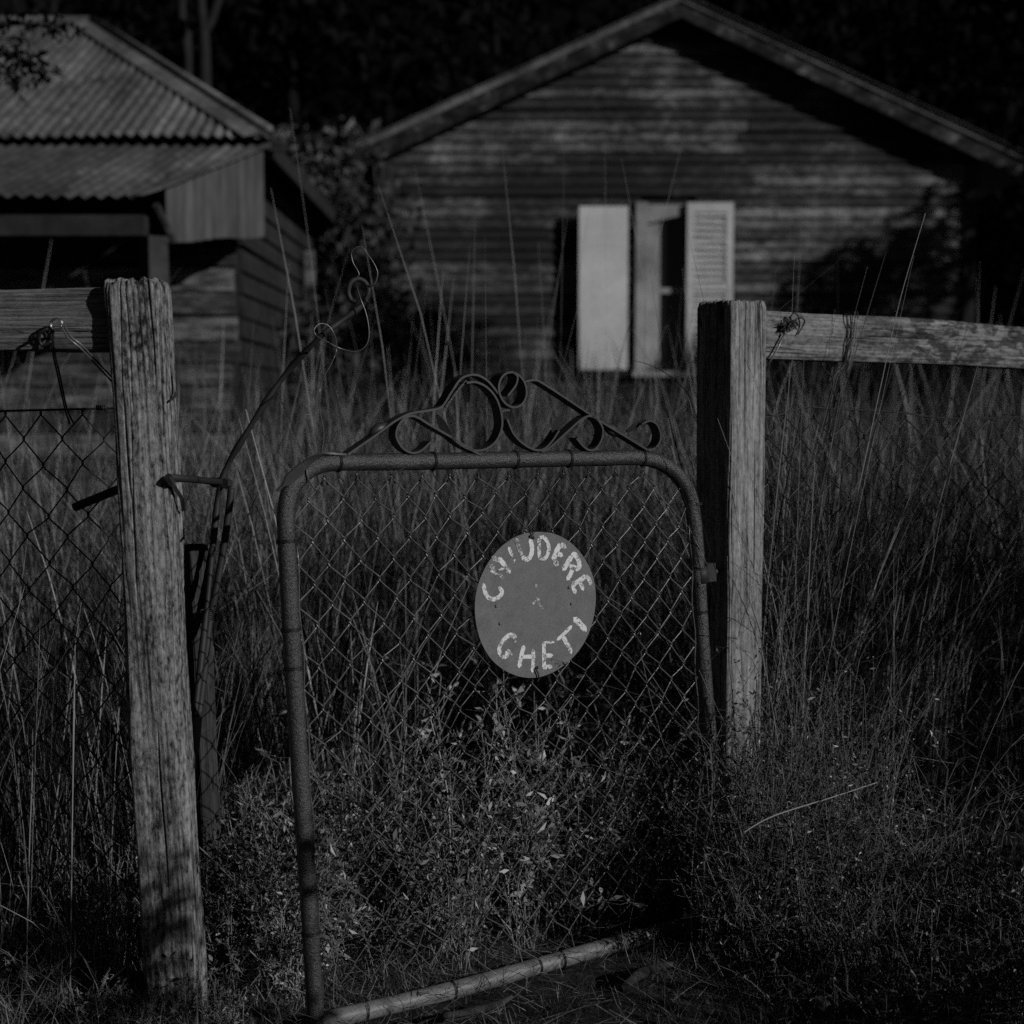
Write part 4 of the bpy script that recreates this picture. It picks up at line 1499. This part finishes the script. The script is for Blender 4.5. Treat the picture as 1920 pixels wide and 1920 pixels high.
def tall_grass():
    ch = []

    def field(n, x0, x1, y0, y1, hmean, hvar, wmin, wmax, stalk=0.0, fn=None, tone=(0.0, 1.0), lean=0.2, curve=0.55, clump=True, wildf=0.22):
        x = RNG.uniform(x0, x1, n * 3)
        y = RNG.uniform(y0, y1, n * 3)
        keep = np.ones(len(x), bool)
        if clump:
            keep &= RNG.uniform(-0.7, 0.9, len(x)) < gnoise(x, y, 2.2, 0.6) * 1.1 + 0.1
        keep &= ~((x < -1.60) & (y > 7.1))              # verandah and shed
        keep &= ~((x > -1.2) & (y > HY - 0.25))         # house wall
        keep &= ~((x < -1.40) & (y > 8.9))
        if fn is not None:
            keep &= fn(x, y)
        x, y = x[keep][:n], y[keep][:n]
        m = len(x)
        h = np.clip(RNG.normal(hmean, hvar, m), 0.25 * hmean, 1.28 * hmean) * (1 + 0.2 * gnoise(x, y, 1.1, 2.0))
        pos = np.stack([x, y, np.full(m, -0.055)], 1)
        ln = np.abs(RNG.normal(0, lean, m))
        cv = np.abs(RNG.normal(0, curve, m))
        wild = RNG.uniform(size=m) < wildf            # bent over and tangled
        ln[wild] += RNG.uniform(0.15, 0.7, wild.sum())
        cv[wild] += RNG.uniform(0.2, 1.2, wild.sum())
        w = RNG.uniform(wmin, wmax, m)
        V, F, k_ = blades(m, pos, h, ln, cv, w, 5, head=stalk)
        tb = RNG.beta(0.8, 4.5, m)
        br = RNG.uniform(size=m) < 0.18              # sun-bleached stalks among the duller ones
        tb[br] = RNG.uniform(0.55, 1.0, br.sum())
        T = np.repeat(tb * (tone[1] - tone[0]) + tone[0], k_)
        ch.append((V, F, T))

    behind = lambda x, y: y > gate_line_y(x) + np.where((x > -0.35) & (x < 0.55), 1.1, 0.5) + 0.25 * gnoise(x, y, 2.0, 3.0)
    # close behind the gate
    field(6000, -1.5, 2.6, 3.3, 5.4, 0.94, 0.22, 0.0015, 0.0055, 0.2, behind, tone=(0.0, 0.8))
    field(9500, -2.2, 3.2, 5.0, 8.0, 1.10, 0.24, 0.0015, 0.0055, 0.3)
    field(8500, -1.5, 4.6, 8.0, 12.7, 1.15, 0.26, 0.002, 0.008, 0.3)
    field(4000, -3.4, -1.2, 3.6, 5.8, 0.85, 0.2, 0.002, 0.005, 0.3)
    # long stalks standing out above the rest
    field(230, -1.3, 2.8, 4.0, 7.0, 1.5, 0.16, 0.0014, 0.0026, 0.9, lean=0.14, curve=0.35, clump=False, tone=(0.4, 1.0))
    field(40, -0.6, 0.35, 4.2, 6.5, 1.75, 0.14, 0.0015, 0.0026, 0.9, lean=0.1, curve=0.25, clump=False, tone=(0.5, 1.0))
    field(45, -2.2, -1.1, 3.8, 5.6, 1.6, 0.18, 0.002, 0.003, 0.9, lean=0.25, curve=0.4, clump=False, tone=(0.3, 0.8))
    # growing through the right fence
    fl = lambda x: 3.1 + (x - 0.46) * math.tan(FA)
    rback = lambda x, y: (y > fl(x) + 0.04) & (y < fl(x) + 0.9)
    rfront = lambda x, y: (y < fl(x) + 0.03) & (y > 2.62 + (x - 0.5) * 0.3)
    field(7500, 0.52, 1.9, 3.1, 5.0, 1.04, 0.16, 0.0010, 0.0028, 0.3, rback, tone=(0.0, 0.75), lean=0.15, curve=0.4)
    field(330, 0.52, 1.45, 2.65, 3.9, 0.55, 0.25, 0.0009, 0.0018, 0.3, rfront, tone=(0.1, 0.9), lean=0.16, curve=0.35)
    field(80, 0.54, 1.4, 2.9, 3.9, 1.05, 0.14, 0.0009, 0.0018, 0.6, rfront, tone=(0.3, 1.0), lean=0.14, curve=0.3)
    # roadside verge to the right of the viewer, throwing flecks of shade on the lower gate and posts
    field(900, 1.0, 2.4, 0.7, 1.8, 0.86, 0.12, 0.002, 0.006, 0.3, lambda x, y: x > 0.36 * y + 0.62, tone=(0.1, 0.9), lean=0.08, curve=0.15, wildf=0.0)
    # behind the left fence
    field(1300, -1.25, -0.62, 2.86, 3.8, 0.66, 0.22, 0.001, 0.0026, 0.3, tone=(0.0, 0.7), lean=0.12, curve=0.5)
    field(160, -1.2, -0.66, 2.7, 3.2, 0.8, 0.2, 0.0012, 0.003, 0.3, tone=(0.3, 1.0), lean=0.12, curve=0.3)
    # between the left post and the gate
    field(300, -0.72, -0.2, 3.05, 3.5, 0.62, 0.2, 0.0014, 0.004, 0.2, tone=(0.2, 1.0))
    veg_object('tall_dry_grass', ch, 'grass', 'tall dry grass filling the yard behind the gate and fence', 'grass')


def short_grass():
    ch = []

    def mat_(n, x0, x1, y0, y1, h, hv, tone=(0.0, 1.0), fn=None, cl=0.5):
        x = RNG.uniform(x0, x1, n * 3)
        y = RNG.uniform(y0, y1, n * 3)
        keep = RNG.uniform(-1, 1, len(x)) < gnoise(x, y, 6, 1.0) * cl * 2 + 0.4
        if fn is not None:
            keep &= fn(x, y)
        x, y = x[keep][:n], y[keep][:n]
        m = len(x)
        hh = np.clip(RNG.normal(h, hv, m), 0.015, 3 * h)
        V, F, k_ = blades(m, np.stack([x, y, np.full(m, -0.045)], 1), hh, np.abs(RNG.normal(0.5, 0.35, m)), RNG.normal(0.6, 0.5, m), RNG.uniform(0.001, 0.0026, m), 3)
        ch.append((V, F, np.repeat(RNG.beta(1.1, 2.6, m) * (tone[1] - tone[0]) + tone[0], k_)))
    front = lambda x, y: (y < gate_line_y(x) - 0.16) | (y > gate_line_y(x) + 0.03) | (x > GP0.x + 0.86) | (x < GP0.x - 0.02)
    mat_(14000, -1.2, 1.25, 2.3, 3.0, 0.04, 0.018, fn=front)
    mat_(1500, -0.5, 0.6, 2.3, 3.0, 0.018, 0.006)
    mat_(5000, -1.2, 1.3, 3.0, 3.7, 0.10, 0.04)
    mat_(900, -1.2, -0.55, 2.5, 2.95, 0.11, 0.05, (0.5, 1.0))
    mat_(5000, 0.25, 1.25, 2.4, 2.9, 0.07, 0.03, (0.0, .6))
    veg_object('short_grass', ch, 'short', 'short tufted grass on the ground along the fence', 'grass')
    # straw lying about
    n = 9000
    x = RNG.uniform(-1.2, 1.25, n)
    y = RNG.uniform(2.3, 3.4, n)
    z = -0.04 + np.abs(RNG.normal(0.022, 0.018, n))
    L = RNG.uniform(0.02, 0.11, n) * (1 + 1.2 * (RNG.uniform(size=n) < 0.06))
    V, F, k_ = blades(n, np.stack([x, y, z], 1), L, RNG.normal(1.45, 0.22, n), RNG.normal(0.1, 0.5, n), RNG.uniform(0.0008, 0.0028, n), 3)
    T = np.repeat(RNG.beta(0.7, 1.4, n), k_)
    veg_object('straw_litter', [(V, F, T)], 'straw', 'dead straw and stalks scattered over the ground', 'straw')


def leaf_quads(pos, dirs, length, width, rng=RNG):
    """folded little leaves: pos (n,3) base, dirs (n,3) unit"""
    n = len(pos)
    r = rng.normal(size=(n, 3))
    side = np.cross(dirs, r)
    side /= np.linalg.norm(side, axis=1)[:, None] + 1e-9
    mid = pos + dirs * length[:, None] * 0.5
    tip = pos + dirs * length[:, None]
    up = np.cross(side, dirs) * (length * 0.12)[:, None]
    V = np.stack([pos, mid + side * width[:, None] / 2 + up, tip, mid - side * width[:, None] / 2 + up], 1).reshape(-1, 3)
    F = (np.arange(n) * 4)[:, None] + np.arange(4)[None, :]
    return V, F


def weeds():
    ch = []

    def weed(bx, by, h, nst, leafy, lsz, tone0, spread=0.35):
        for s in range(nst):
            az = RNG.uniform(0, 2 * math.pi)
            tilt = abs(RNG.normal(0, spread))
            npt = 7
            P = [np.array([bx + RNG.normal(0, .012), by + RNG.normal(0, .012), -0.05])]
            d = np.array([math.cos(az) * math.sin(tilt), math.sin(az) * math.sin(tilt), math.cos(tilt)])
            hh = h * RNG.uniform(0.6, 1.15)
            for q in range(npt):
                d = d + RNG.normal(0, 0.12, 3)
                d /= np.linalg.norm(d)
                P.append(P[-1] + d * hh / npt)
            stems.append((np.array(P), 0.0011, tone0 + 0.25))
            for q in range(2, npt + 1):
                for b_i in range(RNG.integers(1, 3)):
                    bd = d * 0.5 + RNG.normal(0, 0.8, 3)
                    bd[2] = abs(bd[2]) * 0.6
                    bd /= np.linalg.norm(bd)
                    bl = hh * RNG.uniform(0.08, 0.24)
                    p0 = P[q]
                    p1 = p0 + bd * bl * .5 + RNG.normal(0, .004, 3)
                    p2 = p0 + bd * bl + RNG.normal(0, .01, 3)
                    stems.append((np.array([p0, p1, p2]), 0.0006, tone0 + 0.3))
                    k_ = int(leafy * RNG.uniform(0.5, 1.5))
                    if k_ > 0:
                        tt = RNG.uniform(0.2, 1.0, k_)[:, None]
                        lp.append(p0 + (p2 - p0) * tt)
                        ld = bd[None, :] * 0.5 + RNG.normal(0, 0.8, (k_, 3))
                        ld /= np.linalg.norm(ld, axis=1)[:, None]
                        ldir.append(ld)
                        llen.append(lsz * RNG.uniform(0.5, 1.4, k_))
                        lt.append(np.clip(tone0 - 0.24 + RNG.exponential(0.17, k_) + 0.6 * (RNG.uniform(size=k_) < 0.09), 0, 1))

    stems, lp, ldir, llen, lt = [], [], [], [], []

    def scatter(n, x0, x1, y0, y1, h, fn=None, leafy=4, lsz=0.016, tone=0.3, spread=0.35, nst=3):
        c = 0
        while c < n:
            x, y = RNG.uniform(x0, x1), RNG.uniform(y0, y1)
            if fn is not None and not fn(x, y):
                continue
            weed(x, y, h * RNG.uniform(0.6, 1.2), nst, leafy, lsz * RNG.uniform(0.7, 1.4), tone + RNG.normal(0, .1), spread)
            c += 1
    fl_y = lambda x: 3.1 + (x - 0.46) * math.tan(FA)
    bh = lambda x, y: gate_line_y(x) + 0.11 < y < gate_line_y(x) + 0.75
    scatter(125, -0.45, 0.75, 2.7, 3.8, 0.38, bh)
    # thicket behind the middle of the mesh
    scatter(46, -0.15, 0.35, 2.9, 3.5, 0.48, bh, 4, 0.024, 0.42)
    scatter(55, -0.62, -0.36, 2.82, 3.25, 0.36, lambda x, y: y > 2.83)
    # in front of the right post and along the right fence
    scatter(140, 0.50, 1.2, 2.5, 3.05, 0.24, lambda x, y: y < 3.0 + (x - .46) * .6, 5, 0.009, 0.14)
    scatter(90, 0.36, 0.95, 2.82, 3.15, 0.40, lambda x, y: y < 3.02 + (x - .46) * .6, 5, 0.009, 0.14)
    scatter(60, 0.42, 0.72, 2.90, 3.08, 0.60, lambda x, y: y < fl_y(x) - 0.03, 5, 0.010, 0.16, 0.25)
    scatter(26, -0.80, -0.50, 2.56, 2.63, 0.10, None, 4, 0.009, 0.3)
    scatter(30, -0.56, -0.40, 2.72, 2.95, 0.22, None, 5, 0.011, 0.4)
    scatter(60, -1.15, -0.62, 2.7, 3.1, 0.22, None, 3, 0.009, 0.2)
    V, F, T = [], [], []
    b = 0
    for P, r, tn in stems:
        n = len(P)
        az = RNG.uniform(0, math.pi)
        sd = np.array([math.cos(az), math.sin(az), 0]) * r
        q = np.stack([P - sd, P + sd], 1).reshape(-1, 3)
        s2 = np.array([-sd[1], sd[0], 0])
        q2 = np.stack([P - s2, P + s2], 1).reshape(-1, 3)
        for qq in (q, q2):
            V.append(qq)
            F.append(b + (np.arange(n - 1) * 2)[:, None] + np.array([0, 1, 3, 2])[None, :])
            T.append(np.full(2 * n, np.clip(tn, 0, 1)))
            b += 2 * n
    lp = np.concatenate(lp)
    ldir = np.concatenate(ldir)
    llen = np.concatenate(llen)
    lt = np.concatenate(lt)
    LV, LF = leaf_quads(lp, ldir, llen, llen * 0.32)
    ch = [(np.concatenate(V), np.concatenate(F), np.concatenate(T)), (LV, LF, np.repeat(lt, 4))]
    veg_object('weeds', ch, 'weed', 'tangled low leafy weeds growing around the gate and posts', 'weeds')


tall_grass()
short_grass()
weeds()


# ------------------------------------------------------------------ trees
def tree(name, label, x, y, h, cr, trunk_r, nleaf, leaf, mat='tree_leaf', bark='bark', seed=1, crown_lo=0.2, group=None, tone=(0, 1), nclump=26, zsq=0.55, base_z=0.0):
    rg = np.random.default_rng(seed)
    t = thing(name, label, 'tree' if 'tree' in name else 'shrub', (x, y, base_z), group)
    # trunk and limbs
    m_ = MB()
    pts_ = []
    px_, py_ = x, y
    for i in range(8):
        f = i / 7
        pts_.append((px_, py_, base_z - 0.2 + (h * 0.8 + .2) * f))
        px_ += rg.normal(0, 0.03 * h / 7)
        py_ += rg.normal(0, 0.03 * h / 7)
    m_.tube(pts_, [trunk_r * (1 - 0.8 * i / 7) for i in range(8)], 8)
    cl = []
    for c in range(nclump):
        f = rg.uniform(crown_lo, 1.0)
        a = rg.uniform(0, 2 * math.pi)
        rr = cr * math.sqrt(rg.uniform(0.02, 1)) * (0.45 + 0.75 * math.sin(math.pi * min(0.98, (f - crown_lo) / (1.02 - crown_lo)) ** 0.8))
        cl.append((x + math.cos(a) * rr, y + math.sin(a) * rr, base_z + h * f * 0.96, cr * rg.uniform(0.22, 0.5)))
    for c in cl[:12]:
        k0 = rg.integers(2, 6)
        p0 = Vector(pts_[k0])
        p2 = Vector(c[:3])
        mid = p0.lerp(p2, 0.5) + Vector((0, 0, 0.05 * h))
        m_.tube([p0, mid, p2], [trunk_r * 0.4, trunk_r * 0.25, trunk_r * 0.08], 6)
    m_.build('trunk', M[bark], t, smooth=True)
    n = nleaf // nclump
    pos = []
    for c in cl:
        d = rg.normal(size=(n, 3))
        d /= np.linalg.norm(d, axis=1)[:, None]
        r = c[3] * rg.uniform(0.25, 1.0, n) ** 0.5
        q = d * r[:, None]
        q[:, 2] *= zsq + 0.25
        pos.append(np.array(c[:3])[None, :] + q)
    pos = np.concatenate(pos)
    n = len(pos)
    dr = rg.normal(size=(n, 3))
    dr[:, 2] -= 0.4
    dr /= np.linalg.norm(dr, axis=1)[:, None]
    ln = leaf * rg.uniform(0.5, 1.5, n)
    V, F = leaf_quads(pos, dr, ln, ln * 0.45, rg)
    T = np.repeat(np.clip(rg.beta(1.2, 2.2, n), 0, 1) * (tone[1] - tone[0]) + tone[0], 4)
    me = fast_mesh('crown', V - np.array([x, y, base_z])[None, :], F)
    set_tone(me, T)
    mesh_obj('crown', me, M[mat], t)
    return t


def forest():
    spots = [(-9.0, 19.5, 9.5, 3.2), (-5.6, 18.5, 10.5, 3.0), (-2.9, 20.0, 10, 2.8), (-0.4, 24.5, 12, 3.4), (3.0, 25.0, 12, 3.4), (6.6, 24.0, 11, 3.2), (9.4, 21.5, 10, 3.0), (8.0, 28, 13, 3.5),
             (-7.0, 26, 13, 3.6), (-3.6, 27, 13, 3.4), (12.5, 26, 12, 3.4), (-12.5, 24, 12, 3.6)]
    where = ['tall dark tree far left behind the shed roof', 'dense dark tree right behind the shed ridge', 'dark tree in the gap between the shed and house roofs', 'tall tree behind the left slope of the gable roof',
             'tall tree straight behind the house ridge', 'dark tree behind the right slope of the gable roof', 'dark tree beyond the right eave of the house', 'taller tree in the back row beyond the right eave',
             'back-row tree rising behind the shed', 'back-row tree behind the gap between the roofs', 'back-row tree at the far right edge', 'back-row tree at the far left edge']
    for i, (x, y, h, cr) in enumerate(spots):
        gz = 0.0 if y < 27 else 0.2
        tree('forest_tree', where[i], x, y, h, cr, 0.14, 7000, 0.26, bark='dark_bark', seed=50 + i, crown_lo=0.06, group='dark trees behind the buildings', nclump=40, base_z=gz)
    # pale bare trunks seen in the dark
    m_ = thing('dead_tree', 'pale forked dead trunk standing dark-backed behind the shed roof', 'tree', tuple(at(385, 700, 16.5)))
    p = spline([at(388, 700, 16.5), at(386, 300, 16.5), at(384, 140, 16.5), at(382, 60, 16.5), at(372, -30, 16.5)], 4)
    MB().tube(p, [0.09 * (1 - 0.5 * i / len(p)) for i in range(len(p))], 8).build('trunk', M['pale_bark'], m_, smooth=True)
    p = spline([at(382, 62, 16.5), at(396, 38, 16.5), at(415, -20, 16.5)], 4)
    MB().tube(p, [0.05] * len(p), 8).build('limb', M['pale_bark'], m_, smooth=True)
    p = spline([at(352, 700, 16.9), at(352, 110, 16.9), at(343, 60, 16.9), at(338, -30, 16.9)], 4)
    b_ = thing('dead_tree', 'thin pale bare trunk left of the forked one behind the shed', 'tree', tuple(at(352, 700, 16.9)))
    MB().tube(p, 0.05, 8).build('trunk', M['pale_bark'], b_, smooth=True)
    # shrub with paler leaves in the gap between the buildings
    tree('shrub', 'leafy shrub with pale leaves in the gap behind shed and house', -1.95, 14.8, 4.0, 0.95, 0.06, 2200, 0.15, 'shrub_leaf', seed=90, crown_lo=0.12, nclump=30)
    tree('shrub', 'unseen low bush added past the right edge to shade the ground', 1.72, 1.98, 0.66, 0.5, 0.02, 2000, 0.05, 'vine_leaf', seed=95, crown_lo=0.1, nclump=26)  # out of view, added to darken the lower right ground with its shade
    tree('shrub', 'unseen tall bush added to shade the grass at the right fence', 3.1, 2.4, 1.85, 0.75, 0.04, 3000, 0.08, 'vine_leaf', seed=96, crown_lo=0.1, nclump=30)  # added out of frame so that its shade dims the right fence grass
    tree('shrub', 'thin tall roadside weed bush right of the viewer', 1.42, 1.22, 1.36, 0.34, 0.012, 900, 0.05, 'vine_leaf', seed=101, crown_lo=0.1, nclump=20)
    tree('yard_tree', 'second yard tree nearer the fence right of the house', 6.75, 6.75, 6.4, 1.0, 0.07, 3000, 0.17, 'vine_leaf', seed=97, crown_lo=0.62, nclump=26)
    tree('shrub', 'dark bush against the side wall of the shed', -1.25, 10.6, 1.9, 0.5, 0.03, 1500, 0.09, 'vine_leaf', seed=98, crown_lo=0.1, nclump=22)
    # yard tree to the right of the house that throws dappled shade on its wall
    tree('yard_tree', 'open-crowned yard tree standing right of the house', 7.9, 9.95, 5.2, 1.25, 0.12, 5200, 0.15, 'vine_leaf', seed=93, crown_lo=0.6, nclump=24)


forest()


def branch():
    rg = np.random.default_rng(12)
    b = thing('tree_branch', 'dark leafy branch tips hanging across the upper left of the shed roof', 'branch', tuple(at(-90, 60, 7.0)))
    m_ = MB()
    pos = []
    for pth in ([(-90, 60), (0, 95), (50, 112), (84, 138)], [(-90, 60), (0, 48), (70, 44), (130, 58)], [(-60, 70), (0, 120), (45, 150)]):
        P = spline([at(x, y, 7.0 + rg.normal(0, .05)) for x, y in pth], 6)
        m_.tube(P, [0.012 * (1 - 0.8 * i / len(P)) for i in range(len(P))], 6)
        for p in P[6:]:
            pos.append(np.array(p) + rg.normal(size=(9, 3)) * 0.035)
    m_.build('twig', M['bark'], b, smooth=True)
    pos = np.concatenate(pos)
    dr = rg.normal(size=(len(pos), 3))
    dr[:, 2] -= 0.6
    dr /= np.linalg.norm(dr, axis=1)[:, None]
    ln = 0.055 * rg.uniform(0.6, 1.4, len(pos))
    V, F = leaf_quads(pos, dr, ln, ln * 0.4, rg)
    me = fast_mesh('foliage', V - np.array(b["_o"])[None, :], F)
    set_tone(me, np.repeat(rg.beta(1.2, 2.0, len(pos)), 4))
    mesh_obj('foliage', me, M['tree_leaf'], b)


branch()


def vine():
    rg = np.random.default_rng(77)
    v = thing('climbing_vine', 'overgrown vine smothering the left corner of the house', 'vine', (X_at(690, 12.6), 12.6, 0))
    pos = []
    for c in range(60):
        px_ = rg.uniform(610, 745)
        py_ = rg.uniform(345, 700)
        if px_ > 715 and py_ > 350 and rg.uniform() < 0.7:
            continue
        c0 = np.array(at(px_, py_, rg.uniform(12.2, 12.9)))
        n = 55
        d = rg.normal(size=(n, 3)) * 0.13
        pos.append(c0 + d)
    # sprays along the eave of the roof
    for c in range(2):
        t = rg.uniform() * 0.12
        c0 = np.array(at(670 + 230 * t + rg.normal(0, 10), 300 - 105 * t + rg.normal(0, 16), rg.uniform(12.45, 12.6)))
        pos.append(c0 + rg.normal(size=(24, 3)) * np.array([0.10, 0.06, 0.08]))
    pos = np.concatenate(pos)
    n = len(pos)
    dr = rg.normal(size=(n, 3))
    dr[:, 2] -= 0.5
    dr /= np.linalg.norm(dr, axis=1)[:, None]
    ln = 0.085 * rg.uniform(0.5, 1.4, n)
    V, F = leaf_quads(pos, dr, ln, ln * 0.6, rg)
    me = fast_mesh('foliage', V - np.array(v["_o"])[None, :], F)
    set_tone(me, np.repeat(rg.beta(1.2, 2.0, n), 4))
    mesh_obj('foliage', me, M['vine_leaf'], v)
    m_ = MB()
    for q in range(6):
        p = spline([at(650 + 12 * q, 780, 12.7), at(655 + 14 * q + rg.normal(0, 10), 560, 12.75), at(645 + 15 * q + rg.normal(0, 15), 400, 12.7), at(660 + 14 * q, 310, 12.6)], 5)
        m_.tube(p, [0.02 * (1 - 0.6 * i / len(p)) for i in range(len(p))], 6)
    m_.build('stem', M['bark'], v, smooth=True)


vine()


# ------------------------------------------------------------------ single plants and things on the ground
def stalk(name, label, pxs, r, mat_='straw', tone=0.8, leaves=0, lsz=0.03, seed=1):
    """one grass stalk / weed stem as a thing; pxs = (px, py, Y)"""
    P = spline([at(*p) for p in pxs], 6)
    rg = np.random.default_rng(seed)
    t = thing(name, label, 'plant', tuple(P[0]))
    m_ = MB()
    m_.tube(P, [r * (1 - 0.5 * i / len(P)) for i in range(len(P))], 5)
    o = m_.build('stem', M[mat_], t, smooth=True)
    set_tone(o.data, np.full(len(o.data.vertices), tone))
    for i in range(leaves):
        f = rg.uniform(0.25, 1.0)
        p = np.array([P[int(f * (len(P) - 1))]])
        d = rg.normal(size=(1, 3))
        d[0, 2] = abs(d[0, 2]) * 0.4 - 0.4
        d /= np.linalg.norm(d)
        V, F = leaf_quads(p, d, np.array([lsz * rg.uniform(0.7, 1.3)]), np.array([lsz * 0.3]), rg)
        me = fast_mesh('leaf', V - np.array(t["_o"])[None, :], F)
        set_tone(me, np.full(4, rg.uniform(0.4, 1)))
        mesh_obj('leaf', me, M['pale_leaf'], t)
    return t


stalk('weed_plant', 'upright weed with pale dry leaves just behind the gate mesh', [(845, 1640, 3.02), (838, 1480, 3.03), (800, 1320, 3.05), (775, 1205, 3.06)], 0.0018, leaves=20, lsz=0.03, seed=4)
stalk('weed_plant', 'thin weed with narrow pale leaves below the sign behind the mesh', [(1080, 1500, 3.15), (1072, 1420, 3.15), (1060, 1330, 3.16)], 0.0015, leaves=9, lsz=0.026, seed=6)
stalk('grass_stalk', 'long bare stalk leaning in front of the right fence rail', [(1590, 1010, 3.18), (1622, 860, 3.19), (1652, 720, 3.20), (1688, 560, 3.22), (1735, 400, 3.25)], 0.0013, tone=0.6)
stalk('grass_stalk', 'pale broken stalk lying across the weeds at lower right', [(1392, 1562, 2.72), (1450, 1530, 2.72), (1560, 1495, 2.73), (1645, 1467, 2.74)], 0.0016, tone=0.9)
stalk('grass_stalk', 'dark arching seed stalk beside the shaded face of the right post', [(1330, 900, 3.32), (1302, 765, 3.34), (1268, 715, 3.36), (1220, 685, 3.38), (1180, 675, 3.4)], 0.0013, 'weed', 0.1)


def log(name, label, pxs, rads, mat_, seed):
    rg = random.Random(seed)
    P = spline([at(*p) for p in pxs], 5)
    n = len(P)
    rr = [np.interp(i / (n - 1), np.linspace(0, 1, len(rads)), rads) * (1 + rg.uniform(-.12, .12)) for i in range(n)]
    m_ = MB()
    m_.tube(P, rr, 10)
    return tag(m_.build(name, M[mat_], None, True, tuple(P[0])), label, 'stick')


log('stick', 'pale weathered stick lying under the far end of the bottom rail', [(1165, 1856, 2.72), (1200, 1826, 2.77), (1262, 1806, 2.81)], [0.006, 0.011, 0.005], 'stake', 1)
log('stick', 'thin crooked stick on the ground in front of the gate', [(830, 1905, 2.60), (890, 1895, 2.62), (935, 1882, 2.64), (960, 1868, 2.66)], [0.006, 0.008, 0.007, 0.003], 'stake', 2)


def stone(name, label, c, s, seed):
    rg = np.random.default_rng(seed)
    m_ = bpy.data.meshes.new(name)
    import bmesh
    bm = bmesh.new()
    bmesh.ops.create_icosphere(bm, subdivisions=3, radius=1.0)
    ph = rg.uniform(0, 6, 6)
    for v_ in bm.verts:
        p = v_.co
        f = 1 + 0.16 * math.sin(2.3 * p.x + ph[0]) + 0.13 * math.sin(3.1 * p.y + ph[1]) + 0.08 * math.sin(5 * p.z + ph[2] + p.x * 2)
        v_.co = Vector((p.x * s[0], p.y * s[1], p.z * s[2])) * f
    bm.to_mesh(m_)
    bm.free()
    for p in m_.polygons:
        p.use_smooth = True
    return tag(mesh_obj(name, m_, M['stone'], None, c), label, 'stone')


p = at(1540, 1880, 2.63)
stone('stone', 'small pale stone in the short grass at lower right', (p.x, p.y, 0.008), (0.018, 0.02, 0.014), 3)
p = at(1570, 1793, 2.82)
stone('stone', 'flat little stone beside the stalks at the foot of the right fence', (p.x, p.y, 0.006), (0.012, 0.012, 0.007), 5)

for o in bpy.data.objects:
    if "_o" in o:
        del o["_o"]
